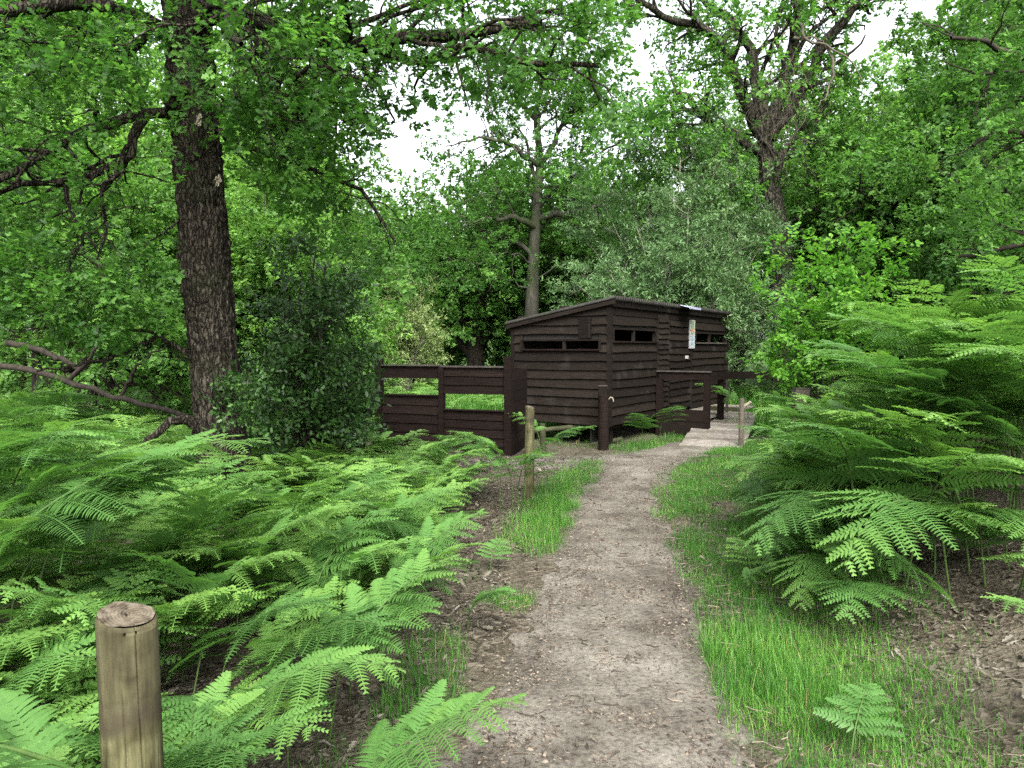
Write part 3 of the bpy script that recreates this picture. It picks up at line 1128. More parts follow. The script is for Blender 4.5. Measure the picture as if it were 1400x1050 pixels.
s_mid = SLEN * .5
for s, zt in ((.0, 1.43), (SLEN, 1.47)):
    g = Geo()
    sbox(g, s - .055, s + .055, -.05, .05, -.1, zt, .4)
    V, Q, tt = g.arrays()
    link('post', mesh_data('post', V, Q, M_BOARD2, tt), scr)
g = Geo()
sbox(g, s_mid - .04, s_mid + .04, -.045, .045, -.1, 1.315, .45)
V, Q, tt = g.arrays()
link('post', mesh_data('post', V, Q, M_BOARD2, tt), scr)


def panel(s0, s1, z0, z1, nm, n):
    g = Geo()
    hh = (z1 - z0) / n
    for k in range(n):
        lap(g, lambda s, o, z: sp(s, o - .01, z), s0, s1, z0 + k * hh, hh + (.012 if k < n - 1 else 0), rb.uniform(.25, .75), proud=.028, nseg=5, sag=.003)
        sbox(g, s0, s1, -.03, -.012, z0 + k * hh + .004, z0 + (k + 1) * hh - .004, .4)
    V, Q, tt = g.arrays()
    link(nm, mesh_data(nm, V, Q, M_BOARD2, tt), scr)


panel(.056, s_mid - .041, 1.13, 1.315, 'upper_panel', 1)
panel(.056, s_mid - .041, .02, .86, 'lower_panel', 6)
panel(s_mid + .041, SLEN - .056, .905, 1.30, 'upper_panel', 3)
panel(s_mid + .041, SLEN - .056, .00, .655, 'lower_panel', 5)
for (a, b, z) in ((.06, s_mid - .02, 1.318), (s_mid - .01, SLEN - .06, 1.303)):
    g = Geo()
    sbox(g, a, b, -.045, .045, z, z + .022, .6)
    V, Q, tt = g.arrays()
    link('top_rail', mesh_data('top_rail', V, Q, M_EDGE, tt), scr)
for (a, b, z) in ((.056, s_mid - .041, .862), (s_mid + .041, SLEN - .056, .657)):
    g = Geo()
    sbox(g, a, b, -.04, .045, z, z + .018, .6)
    V, Q, tt = g.arrays()
    link('slot_sill', mesh_data('slot_sill', V, Q, M_BOARD2, tt), scr)
g = Geo()
A2, B2 = np.array([SB[0] + .06, SB[1] + .05]), np.array([.23, 12.25])
nb_ = 8
for k in range(nb_):
    f0 = k * 1.27 / nb_
    g.beam((*A2, f0 + .08), (*B2, f0 + .08), .024, 1.27 / nb_ - .006, rb.uniform(.3, .7))
V, Q, tt = g.arrays()
link('return_panel', mesh_data('return_panel', V, Q, M_BOARD2, tt), scr)
g = Geo()
g.beam((-2.14, 11.9, .9), (-2.30, 11.55, -.05), .07, .07, .3)
V, Q, tt = g.arrays()
link('brace', mesh_data('brace', V, Q, M_BOARD, tt), scr)

# ------------------------------------------------------------------ ramp, landing and handrail
ramp_o = thing('access_ramp', 'weathered grey plank ramp with dark handrail rising to the hide door', 'ramp', (0, 0, 0))
RA, RB = np.array([2.70, 12.35]), np.array([3.72, 14.85])
RU = (RB - RA) / np.linalg.norm(RB - RA)
RS = np.array([RU[1], -RU[0]])
RLEN = float(np.linalg.norm(RB - RA))
g = Geo()
npl = 19
for k in range(npl):
    s0, s1 = RLEN * k / npl, RLEN * (k + 1) / npl - .007
    z0, z1 = .035 + .345 * k / npl, .035 + .345 * (k + 1) / npl - .002
    jl, jr = rb.uniform(-.012, .012), rb.uniform(-.012, .012)
    V = []
    for dz in (-.03, 0):
        for (s, z, w) in ((s0, z0, jl), (s0, z0, .98 + jr), (s1, z1, .98 + jr), (s1, z1, jl)):
            q = RA + RU * s + RS * w
            V.append((q[0], q[1], z + dz))
    g.add(V, BOXQ, rb.uniform(.1, .9))
V, Q, tt = g.arrays()
link('deck', mesh_data('deck', V, Q, M_DECK, tt), ramp_o)
HU, HN = np.array([.525, .851]), np.array([.851, -.525])


def hp(a, out, z):
    """A point by the hide: a along the long wall, out in front of it."""
    q = np.array([1.54, 12.2]) + HU * a + HN * out
    return (q[0], q[1], z)


g = Geo()
for k in range(24):
    a0 = 1.98 + k * .145
    V = [hp(a, o, z) for z in (.33, .362) for (a, o) in ((a0, .07), (a0 + .138, .07), (a0 + .138, .90), (a0, .90))]
    g.add(V, BOXQ, rb.uniform(.1, .9))
V, Q, tt = g.arrays()
link('landing', mesh_data('landing', V, Q, M_DECK, tt), ramp_o)


def rail_part(nm, a, b, w, h, mat=M_BOARD2, tint=.5):
    g = Geo()
    g.beam(a, b, w, h, tint)
    V, Q, tt = g.arrays()
    return link(nm, mesh_data(nm, V, Q, mat, tt), ramp_o)


rail_part('end_rail', hp(1.95, .09, 1.10), hp(1.95, .98, 1.10), .04, .13)
rail_part('rail_cap', hp(1.95, .06, 1.177), hp(1.95, 1.03, 1.177), .11, .022, M_EDGE)
rail_part('long_rail', hp(1.99, .985, 1.105), (P(1056, 512, 16.6)), .045, .145)
rail_part('skirt_board', hp(1.93, .08, .40), hp(1.93, 1.0, .40), .035, .21)
rail_part('skirt_board', hp(1.93, .08, .16), hp(1.93, .93, .16), .03, .25, M_BOARD)
for (a, o, zt) in ((1.96, .10, 1.03), (1.97, .96, 1.165), (2.75, .97, 1.03)):
    g = Geo()
    M = Matrix.Translation(Vector(hp(a, o, 0))) @ Matrix.Rotation(math.atan2(.851, .525), 4, 'Z')
    g.box(-.05, .05, -.05, .05, -.1, zt, .4, np.array(M))
    V, Q, tt = g.arrays()
    link('rail_post', mesh_data('rail_post', V, Q, M_BOARD2, tt), ramp_o)
g = Geo()
M = Matrix.Translation(Vector(hp(3.4, .90, 0))) @ Matrix.Rotation(math.atan2(.851, .525), 4, 'Z')
g.box(-.02, .02, -.02, .02, .36, 1.1, .4, np.array(M))
V, Q, tt = g.arrays()
link('baluster', mesh_data('baluster', V, Q, M_EDGE, tt), ramp_o)
rail_part('kick_board', P(962, 559, 15.2), P(1010, 562, 14.9), .04, .14, M_RAILWOOD)

for (x, yb, d, yt, r, lab) in ((1013, 606, 12.1, 545, .045, 'slim brown stake at the right edge of the ramp with a cut side stub'),
                              (1093, 640, 8.3, 532, .075, 'stout square-cut brown post sunk in tall bracken right of the ramp')):
    q = P(x, yb, d)
    zt = P(x, yt, d)[2]
    t = thing('wooden_post', lab, 'post', (q[0], d, float(ground_z(q[0], d))))
    if r < .06:
        round_pole((0, 0, -.1), (.01, 0, zt - t.location[2]), r, r * .9, M_DEAD, 'shaft', t, seed=int(x))
        round_pole((.03, -.01, zt - .15), (.13, -.06, zt - .07), .028, .024, M_SCAR, 'cut_stub', t, seed=4)
    else:
        g = Geo()
        g.box(-r, r, -r * .8, r * .8, -.1, zt - t.location[2], .4)
        V, Q, tt = g.arrays()
        link('shaft', mesh_data('shaft', V, Q, M_DEAD, tt), t)
        g = Geo()
        g.box(-r * 1.05, r * 1.05, -r * .85, r * .85, zt - t.location[2], zt - t.location[2] + .012, .4)
        V, Q, tt = g.arrays()
        link('cap', mesh_data('cap', V, Q, M_EDGE, tt), t)

# ------------------------------------------------------------------ leaves and sprays
def leaf_template(stations, mid=True, bend=.18, fold=.12):
    V, Q = [], []
    for (x, w) in stations:
        z = -bend * x * x
        if mid:
            V += [(x, w, z + fold * w), (x, 0, z), (x, -w, z + fold * w)]
        else:
            V += [(x, w, z), (x, -w, z)]
    c = 3 if mid else 2
    for k in range(len(stations) - 1):
        for j in range(c - 1):
            a = k * c + j
            Q.append([a, a + c, a + c + 1, a + 1])
    return np.array(V, float), np.array(Q, int)


OAK0 = leaf_template([(0, .015), (.12, .05), (.26, .21), (.36, .09), (.5, .30), (.60, .13), (.76, .30), (.86, .13), (1, .06)], True)
OAK1 = leaf_template([(0, .03), (.3, .23), (.45, .15), (.72, .28), (1, .06)], False)
OAK2 = leaf_template([(0, .06), (.5, .30), (1, .08)], False)
SLIM = leaf_template([(0, .04), (.45, .17), (1, .03)], False)
HOLL = leaf_template([(0, .04), (.25, .24), (.4, .16), (.6, .26), (.78, .13), (1, .02)], False, bend=.1)


def spray(leaf, rng, nleaf=9, length=.26, size=.10, spread=1.0, tip=.45):
    """A twig end: leaves along it and a whorl at the tip. Lies along +x, upper side +z."""
    tv, tq = leaf
    VV, QQ, TT, n = [], [], [], 0
    for k in range(nleaf):
        whorl = k > nleaf * tip
        s = length if whorl else length * (.15 + .8 * rng.random())
        az = rng.uniform(-1.5, 1.5) if whorl else rng.choice([-1, 1]) * rng.uniform(.6, 1.3)
        el = rng.normal(.12, .38) * spread
        L = size * rng.uniform(.7, 1.2)
        ca, sa, ce, se = math.cos(az), math.sin(az), math.cos(el), math.sin(el)
        X = np.array([ca * ce, sa * ce, se])
        up = np.array([0, 0, 1.]) + rng.normal(0, .38, 3)
        Y = unit(np.cross(up, X))
        Z = np.cross(X, Y)
        R = np.stack([X, Y, Z], 1) * L
        VV.append(tv @ R.T + np.array([s, rng.normal(0, .02), rng.normal(0, .03)]))
        QQ.append(tq + n)
        TT.append(np.full(len(tv), rng.normal(0, .11)))
        n += len(tv)
    return np.concatenate(VV), np.concatenate(QQ), np.concatenate(TT)


def sprays(leaf, seed, n=5, **kw):
    r = np.random.default_rng(seed)
    return [spray(leaf, r, **kw) for _ in range(n)]


SP_NEAR = sprays(OAK0, 1, 6, nleaf=16, size=.060, length=.26)
SP_MID = sprays(OAK1, 2, 6, nleaf=14, size=.082, length=.32)
SP_FAR = sprays(OAK2, 3, 6, nleaf=26, size=.085, length=.55)
SP_SAP = sprays(OAK1, 4, 5, nleaf=12, size=.085, length=.28, spread=.6)
SP_WIL = sprays(SLIM, 5, 5, nleaf=16, size=.085, length=.42, tip=.9, spread=1.6)
SP_HOL = sprays(HOLL, 6, 5, nleaf=11, size=.06, length=.24, tip=.8, spread=1.4)


def grow(Pn, R, k, u0, u1, ang, length, ratio, n, wander, lift, rng, flat=1.0, taper=.7):
    """Side branches: k per parent between u0 and u1 of its length."""
    B, m, _ = Pn.shape
    u = u0 + (u1 - u0) * (np.arange(k)[None] + rng.random((B, k))) / k
    x = u * (m - 1)
    i = np.clip(np.floor(x).astype(int), 0, m - 2)
    f = (x - i)[..., None]
    bi = np.arange(B)[:, None]
    pos = Pn[bi, i] * (1 - f) + Pn[bi, i + 1] * f
    tan = unit(Pn[bi, i + 1] - Pn[bi, i])
    rad = R[bi, i] * (1 - f[..., 0]) + R[bi, i + 1] * f[..., 0]
    rv = rng.normal(size=tan.shape)
    rv[..., 2] *= flat
    perp = unit(np.cross(tan, np.cross(rv, tan)))
    a = ang * rng.uniform(.65, 1.25, (B, k))[..., None]
    d = np.cos(a) * tan + np.sin(a) * perp
    ln = np.broadcast_to(np.asarray(length, float), (B,))[:, None] * (1.1 - .55 * (u - u0) / max(u1 - u0, 1e-6)) * rng.uniform(.6, 1.3, (B, k))
    pos, d, ln = pos.reshape(-1, 3), d.reshape(-1, 3), ln.reshape(-1)
    r0 = np.maximum(rad.reshape(-1) * ratio, .0022)
    out = [pos]
    p = pos.copy()
    for j in range(1, n):
        d = unit(d + rng.normal(0, wander, d.shape) + np.array([0, 0, lift]) / n)
        p = p + d * (ln / (n - 1))[:, None]
        out.append(p)
    C = np.stack(out, 1)
    rr = r0[:, None] * (1 - taper * np.linspace(0, 1, n))[None]
    return C, np.maximum(rr, .0018)


def place_sprays(tw, k, templates, scale, rng, keep=None, u0=.25, droop=.0, tint_sd=.16, base=.5, flatten=.55, height_tint=0.0):
    B, m, _ = tw.shape
    u = u0 + (1 - u0) * (np.arange(k)[None] + rng.random((B, k))) / k
    x = np.clip(u * (m - 1), 0, m - 1.001)
    i = np.floor(x).astype(int)
    f = (x - i)[..., None]
    bi = np.arange(B)[:, None]
    pos = (tw[bi, i] * (1 - f) + tw[bi, i + 1] * f).reshape(-1, 3)
    d = unit(tw[bi, i + 1] - tw[bi, i]).reshape(-1, 3)
    d = d + rng.normal(0, .45, d.shape)
    d[:, 2] = d[:, 2] * flatten - droop
    d = unit(d)
    br_t = np.repeat(rng.normal(0, tint_sd * .7, B), k)
    if keep is not None:
        ok = keep(pos)
        pos, d, br_t = pos[ok], d[ok], br_t[ok]
    N = len(pos)
    up = np.array([0, 0, 1.]) + rng.normal(0, .35, (N, 3))
    Y = unit(np.cross(up, d))
    Z = np.cross(d, Y)
    sc = scale * rng.uniform(.75, 1.25, N)
    R = np.stack([d, Y, Z], 2) * sc[:, None, None]
    tint = np.clip(base + br_t + rng.normal(0, tint_sd * .7, N), .05, .95)
    which = rng.integers(0, len(templates), N)
    VV, QQ, TT, n = [], [], [], 0
    for w, (tv, tq, ttv) in enumerate(templates):
        s = which == w
        if not s.any():
            continue
        V, Q, t = scatter(tv, tq, R[s], pos[s], tint[s], ttv)
        VV.append(V)
        QQ.append(Q + n)
        TT.append(t)
        n += len(V)
    if not VV:
        return np.zeros((0, 3)), np.zeros((0, 4), int), np.zeros(0)
    return np.concatenate(VV), np.concatenate(QQ), np.concatenate(TT)


def furrow(V, pts, sides, amp, seed):
    """Ridged bark pushed along the radius of a big trunk tube."""
    n = len(pts)
    cc = np.repeat(pts, sides, 0)
    d = V - cc
    r = np.linalg.norm(d, axis=1, keepdims=True)
    a = np.arctan2(d[:, 1], d[:, 0])
    s = np.repeat(np.arange(n) / n * np.linalg.norm(np.diff(pts, axis=0), axis=1).sum(), sides)
    c1 = np.stack([np.cos(a) * 6.5, np.sin(a) * 6.5, s * 4.5], 1)
    c2 = np.stack([np.cos(a) * 14, np.sin(a) * 14, s * 13], 1)
    f = np.abs(vnoise(c1, seed) - .5) * 2
    f2 = np.abs(vnoise(c2, seed + 1) - .5) * 2
    lump = vnoise(np.stack([np.cos(a) * 1.2, np.sin(a) * 1.2, s * .8], 1), seed + 2) - .5
    return V + d / r * ((f - .35) * amp + (f2 - .35) * amp * .8 + lump * r[:, 0] * .22)[:, None]


def smooth_limb(pts, r0, r1, n, rng, wob=.0):
    p = resample(pts, n)
    if wob:
        p[1:-1] += rng.normal(0, wob, (n - 2, 3))
    return p, r0 + (r1 - r0) * np.linspace(0, 1, n) ** .85


def build_tree(name, label, cat, trunk, tr, limbs, leaf_m, bark_m, templates, seed, *, auto=0, auto_u=(.3, 1), auto_len=3.0, auto_ang=1.0, auto_lift=.3, auto_ratio=.5,
               k2=9, len2=1.3, k3=6, len3=.5, ks=3, sscale=1.0, wander=.22, lift2=.15, lift3=0.0, keep=None, trunk_sides=14, furrow_amp=0.0, trunk_n=26,
               group=None, extra=None, droop=0.0, flat=.7, base=.5, twig_sides=3, bare=(), at=None, u2=.25, tint_sd=.16, origin=None):
    """trunk/limbs: world polylines. A thing with trunk and crown meshes."""
    rng = np.random.default_rng(seed)
    G = Geo()
    tp = resample(trunk, trunk_n)
    rr = np.interp(np.linspace(0, 1, trunk_n), np.linspace(0, 1, len(tr)), tr)
    org = tp[0].copy() if origin is None else np.asarray(origin, float)
    V, Q = tubes(tp[None], rr[None], trunk_sides)
    if furrow_amp:
        V = furrow(V, tp, trunk_sides, furrow_amp, seed)
    G.add(V, Q, .5)
    mains, rads = [], []
    NL = 14
    for lb in limbs:
        p, r = smooth_limb(lb[0], lb[1], lb[2], NL, rng, lb[3] if len(lb) > 3 else .012)
        mains.append(p)
        rads.append(r)
    if auto:
        C, R = grow(tp[None], rr[None], auto, auto_u[0], auto_u[1], auto_ang, auto_len, auto_ratio, NL, wander * .7, auto_lift, rng, taper=.8)
        mains += list(C)
        rads += list(R)
    PM, RM = np.stack(mains), np.stack(rads)
    V, Q = tubes(PM, RM, 8)
    G.add(V, Q, .5)
    for lb in bare:
        p, r = smooth_limb(lb[0], lb[1], lb[2], NL, rng, .01)
        V, Q = tubes(p[None], r[None], 7)
        G.add(V, Q, .5)
    ln = np.linalg.norm(np.diff(PM, axis=1), axis=2).sum(1)
    l2 = np.minimum(len2, len2 * .45 + ln * .18)
    B2, R2 = grow(PM, RM, k2, u2, 1.0, .95, l2, .5, 8, wander, lift2, rng, flat=flat)
    V, Q = tubes(B2, R2, 5)
    G.add(V, Q, .5)
    B3, R3 = grow(B2, R2, k3, .25, 1.0, .85, len3, .5, 5, wander, lift3, rng, flat=flat)
    if keep is not None:
        ok = keep(B3[:, -1])
        B3, R3 = B3[ok], R3[ok]
    V, Q = tubes(B3, R3, twig_sides)
    G.add(V, Q, .5)
    CV, CQ, CT = place_sprays(B3, ks, templates, sscale, rng, keep, droop=droop, base=base, tint_sd=tint_sd)
    root = thing(name, label, cat, tuple(org), group=group)
    V, Q, t = G.arrays()
    link('trunk', mesh_data('trunk', V - org, Q, bark_m, t, True), root)
    link('crown', mesh_data('crown', CV - org, CQ, leaf_m, CT, False), root)
    if extra:
        extra(root, org, rng)
    return root


def px(*pts):
    return np.array([P(*p) for p in pts])


# places where the photo's canopy lets the sky through
def gaps(ells):
    r = np.random.default_rng(99)

    def keep(pos):
        x, y = project(pos)
        ok = np.ones(len(pos), bool)
        for (cx_, cy_, rx, ry, pr) in ells:
            ins = ((x - cx_) / rx) ** 2 + ((y - cy_) / ry) ** 2 < .75 + .5 * vnoise(np.stack([x / 28, y / 28, 0 * x], 1), 11)
            ok &= ~(ins & (r.random(len(pos)) < pr))
        return ok
    return keep


SKYGAP = [(565, 165, 34, 78, .72), (608, 262, 34, 34, .7), (572, 290, 22, 34, .85), (1245, 25, 62, 38, 1.0), (1190, 60, 38, 30, .95), (905, 10, 30, 14, .9),
          (760, 190, 22, 30, .5), (650, 180, 24, 40, .7), (880, 300, 30, 18, .6), (650, 320, 26, 18, .6)]

# ------------------------------------------------------------------ the near oak
oak_trunk = px((313, 712, 7.5), (303, 600, 7.5), (288, 450, 7.5), (276, 300, 7.45), (263, 150, 7.4), (255, 20, 7.4), (250, -150, 7.35), (247, -420, 7.3))
oak_limbs = [
    (px((262, 150, 7.35), (215, 152, 7.15), (180, 160, 7.0), (120, 180, 6.8), (60, 212, 6.5), (0, 245, 6.2), (-120, 300, 5.8)), .055, .02, .01),
    (px((200, 155, 7.0), (183, 185, 6.95), (178, 212, 6.9), (140, 232, 6.8), (85, 247, 6.7), (30, 252, 6.6), (-40, 280, 6.4)), .05, .02, .008),
    (px((180, 200, 6.95), (165, 235, 6.9), (138, 262, 6.9), (147, 315, 6.9), (134, 348, 6.8), (140, 380, 6.8)), .028, .008, .006),
    (px((88, 246, 6.7), (92, 275, 6.7), (107, 308, 6.65), (112, 332, 6.6), (96, 362, 6.6), (88, 410, 6.5)), .024, .006, .006),
    (px((258, 70, 7.35), (205, 30, 7.0), (130, 6, 6.6), (60, 10, 6.2), (-60, 20, 5.7)), .085, .04, .012),
    (px((270, 140, 7.4), (325, 150, 7.2), (372, 128, 7.0), (430, 140, 6.8), (490, 175, 6.6)), .055, .018, .01),
    (px((258, 30, 7.4), (320, 18, 7.1), (372, 34, 6.9), (430, 54, 6.6), (490, 62, 6.4), (560, 52, 6.2), (640, 46, 6.0), (740, 30, 5.8)), .095, .035, .01),
    (px((460, 60, 6.5), (520, 70, 6.4), (560, 84, 6.3), (595, 78, 6.3), (640, 62, 6.2), (720, 86, 6.0), (820, 90, 5.9)), .05, .018, .01),
    (px((272, 160, 7.45), (340, 200, 7.2), (420, 230, 7.0), (500, 268, 6.8), (540, 330, 6.7)), .035, .012, .012),
    (px((255, 0, 7.4), (330, -80, 7.2), (450, -130, 7.0), (600, -100, 6.8), (760, -60, 6.6)), .11, .04, .02),
    (px((252, -60, 7.4), (180, -120, 7.0), (60, -160, 6.5), (-80, -180, 6.0)), .10, .04, .02),
    (px((250, -120, 7.3), (300, -200, 6.4), (330, -260, 5.4), (360, -300, 4.6)), .09, .03, .02),
    (px((256, 60, 7.4), (280, 20, 7.0), (300, 0, 6.2), (310, 20, 5.4), (330, 60, 4.9)), .05, .015, .02),
    (px((300, 22, 7.1), (330, 80, 6.6), (380, 110, 6.2), (430, 90, 5.9), (500, 110, 5.7)), .035, .012, .012),
]
oak_bare = [
    (px((262, 487, 7.4), (232, 468, 7.3), (205, 455, 7.2), (165, 448, 7.1)), .032, .012),
    (px((215, 458, 7.25), (170, 482, 7.1), (120, 497, 6.9), (50, 508, 6.7)), .022, .010),
    (px((285, 592, 7.4), (252, 574, 7.25), (225, 582, 7.1), (200, 606, 7.0), (178, 620, 6.9)), .062, .02),
    (px((248, 300, 7.4), (225, 318, 7.2), (205, 330, 7.1), (180, 350, 7.0)), .014, .004),
]


def oak_extra(root, org, rng):
    for (x, y, d, s) in ((273, 162, 7.12, 1.0), (299, 244, 7.17, .8)):
        c = P(x, y, d) - org
        g = Geo()
        for j in range(9):
            a = c + np.array([rng.normal(0, .012 * s), rng.normal(0, .008), rng.uniform(0, .05 * s)])
            b = a + np.array([rng.normal(0, .012), -.02, -rng.uniform(.05, .12) * s])
            g.beam(a, b, .014 * s, .008, .5)
        V, Q, t = g.arrays()
        link('torn_wood', mesh_data('torn_wood', V, Q, M_SCAR, t), root)
    # moss knuckle where the first limb leaves the trunk
    k, r = smooth_limb(px((243, 150, 7.2), (232, 138, 7.1), (236, 126, 7.05), (252, 122, 7.1)), .07, .05, 14, rng, .008)
    V, Q = tubes(k[None], r[None], 12)
    link('burr', mesh_data('burr', V - org, Q, M_BARK, np.full(len(V), .5), True), root)


near_keep = gaps(SKYGAP[:3] + [(300, 480, 60, 260, .97), (288, 250, 38, 60, .9), (150, 560, 200, 60, .6), (1245, 25, 62, 38, 1.0), (700, 260, 200, 130, .75), (95, 265, 130, 85, .6)])
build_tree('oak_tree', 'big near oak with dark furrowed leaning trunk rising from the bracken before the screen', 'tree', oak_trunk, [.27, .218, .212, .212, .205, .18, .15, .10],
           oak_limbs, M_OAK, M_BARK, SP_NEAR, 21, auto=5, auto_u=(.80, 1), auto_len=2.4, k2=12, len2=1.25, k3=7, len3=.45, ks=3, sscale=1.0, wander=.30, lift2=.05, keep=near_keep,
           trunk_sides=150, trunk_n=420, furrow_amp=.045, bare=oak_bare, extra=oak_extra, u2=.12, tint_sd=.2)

# low leafy sprouts on the near oak's foot, and the mossy bough that lies behind it
fb = thing('fallen_bough', 'dark mossy bough lying across the ferns left of the near oak', 'bough', tuple(P(150, 560, 9.2)))
o0 = P(150, 560, 9.2)
g = Geo()
for (pts, r0, r1) in ((((-60, 492, 9.6), (20, 502, 9.5), (95, 520, 9.3), (165, 543, 9.1), (230, 560, 8.8), (275, 578, 8.5)), .042, .026),
                      (((10, 470, 9.5), (60, 480, 9.4), (110, 505, 9.3)), .04, .03), (((95, 520, 9.3), (130, 480, 9.2), (140, 440, 9.1), (175, 415, 9.0)), .03, .01),
                      (((165, 545, 9.1), (190, 500, 9.0), (235, 470, 8.9)), .025, .008)):
    p, r = smooth_limb(px(*pts), r0, r1, 16, RNG, .015)
    V, Q = tubes(p[None], r[None], 10)
    g.add(V - o0, Q, .5)
g.obj('limb', M_BARK3, fb, True)

# ------------------------------------------------------------------ oaks beyond the hide
mid_keep = gaps(SKYGAP)
build_tree('oak_tree', 'open-crowned oak with pale grey trunk standing straight behind the screen and hide', 'tree',
           px((724, 500, 27), (727, 420, 27), (731, 330, 27), (735, 270, 27), (738, 215, 27), (733, 160, 27), (742, 110, 27), (750, 40, 27)), [.30, .25, .21, .18, .14, .10, .07, .04],
           [(px((738, 300, 27), (760, 295, 26.5), (800, 286, 26), (825, 272, 25.5), (842, 248, 25)), .16, .018, .05),
            (px((731, 312, 27), (712, 300, 26.6), (690, 298, 26.2), (660, 302, 26), (625, 296, 26)), .14, .018, .05),
            (px((738, 228, 27), (715, 210, 26.5), (690, 195, 26), (660, 190, 25.6), (610, 200, 25)), .11, .018, .05),
            (px((739, 222, 27), (755, 200, 27), (770, 170, 27), (800, 150, 26.5), (850, 140, 26)), .11, .03, .05),
            (px((734, 165, 27), (715, 140, 27), (700, 110, 27), (670, 80, 27), (640, 60, 27)), .09, .03, .05),
            (px((737, 260, 27), (765, 250, 27.5), (800, 235, 28), (840, 240, 28)), .08, .02, .05),
            (px((740, 120, 27), (765, 90, 27), (800, 60, 27), (830, 30, 27)), .08, .02, .05),
            (px((735, 270, 27), (700, 262, 28), (650, 270, 29), (610, 280, 29)), .08, .02, .05),
            (px((728, 380, 27), (770, 360, 27), (800, 352, 26.5), (830, 330, 26)), .035, .01, .05),
            (px((727, 400, 27), (690, 380, 26.5), (640, 385, 26), (600, 380, 25.5)), .04, .01, .05),
            (px((729, 360, 27), (690, 345, 26), (650, 360, 25.5), (610, 350, 25)), .04, .01, .05)],
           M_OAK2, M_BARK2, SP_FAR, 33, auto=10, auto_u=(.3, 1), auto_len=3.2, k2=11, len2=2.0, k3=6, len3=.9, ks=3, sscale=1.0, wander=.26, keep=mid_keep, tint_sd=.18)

DEAD_PX = [((1092, 30, 19), (1105, 55, 18.7), (1128, 62, 18.5), (1146, 72, 18.3), (1165, 85, 18.2), (1180, 112, 18.1)), ((1128, 62, 18.5), (1140, 90, 18.4), (1132, 125, 18.3), (1120, 145, 18.2)),
           ((1085, 52, 19), (1112, 52, 18.8), (1130, 60, 18.6)), ((1068, 10, 19.2), (1072, 40, 19), (1064, 78, 18.8))]


def oak2_extra(root, org, rng):
    g = Geo()
    for d in DEAD_PX:
        p, r = smooth_limb(px(*d), .045, .012, 14, rng, .02)
        V, Q = tubes(p[None], r[None], 6)
        g.add(V - org, Q, .5)
    g.obj('dead_branch', M_DEAD, root, True)
    g = Geo()
    n = 70
    st = np.stack([P(rng.uniform(1008, 1108), rng.uniform(50, 190), rng.uniform(18.6, 19.8)) for _ in range(n)])
    dd = unit(np.stack([rng.normal(0, .5, n), rng.normal(0, .3, n), -np.abs(rng.normal(.8, .3, n))], 1))
    out = [st]
    p = st.copy()
    for j in range(7):
        dd = unit(dd + rng.normal(0, .22, dd.shape) + np.array([0, 0, -.12]))
        p = p + dd * (rng.uniform(.10, .26, n))[:, None]
        out.append(p)
    C = np.stack(out, 1)
    V, Q = tubes(C, np.broadcast_to(np.linspace(.008, .003, 8), (n, 8)), 4)
    g.add(V - org, Q, .5)
    g.obj('hanging_twigs', M_DEAD, root, False)


build_tree('oak_tree', 'tall oak with thick forking trunk and hanging dead twigs right of the hide', 'tree',
           px((1074, 520, 20), (1070, 430, 20), (1066, 340, 20), (1056, 270, 20), (1048, 215, 20), (1043, 170, 20), (1045, 110, 20)), [.36, .30, .275, .26, .235, .17, .09],
           [(px((1043, 185, 20), (1018, 140, 19.8), (1003, 95, 19.5), (985, 60, 19.2), (950, 32, 19), (915, 26, 18.5), (870, 0, 18)), .19, .06, .03),
            (px((1043, 180, 20), (1034, 120, 20.2), (1026, 70, 20.3), (1005, 35, 20.4), (970, 5, 20.4), (930, -30, 20.4)), .19, .07, .03),
            (px((1046, 180, 20), (1068, 130, 20), (1082, 70, 20), (1090, 10, 20), (1088, -80, 20)), .19, .10, .03),
            (px((1052, 190, 20), (1085, 140, 19.8), (1112, 90, 19.6), (1122, 62, 19.4), (1152, 30, 19.2), (1186, -2, 19), (1250, -60, 18.6)), .17, .08, .03),
            (px((1046, 215, 20), (1005, 185, 19.6), (965, 165, 19.3), (945, 140, 19), (918, 124, 18.8)), .13, .06, .03),
            (px((952, 152, 19.1), (922, 150, 18.9), (895, 168, 18.6), (855, 192, 18.4), (822, 208, 18.2)), .06, .02, .03),
            (px((1058, 290, 20), (1010, 260, 19.6), (960, 240, 19.2), (920, 225, 19)), .08, .02, .03),
            (px((1062, 320, 20), (1100, 290, 20), (1150, 260, 20), (1200, 240, 20)), .08, .02, .03),
            (px((1064, 330, 20), (1085, 320, 20.5), (1105, 305, 21), (1150, 300, 21.5)), .09, .03, .03),
            (px((1050, 230, 20), (1090, 210, 20.5), (1140, 195, 21), (1200, 180, 21.5)), .09, .03, .03)],
           M_OAK2, M_BARK4, SP_MID, 44, auto=3, auto_u=(.6, 1), auto_len=2.6, k2=12, len2=1.9, k3=7, len3=.75, ks=3, sscale=1.25, wander=.26, keep=gaps(SKYGAP + [(1050, 110, 60, 80, .5), (1066, 320, 20, 50, .75)]),
           extra=oak2_extra, trunk_sides=60, trunk_n=120, furrow_amp=.03, tint_sd=.2)

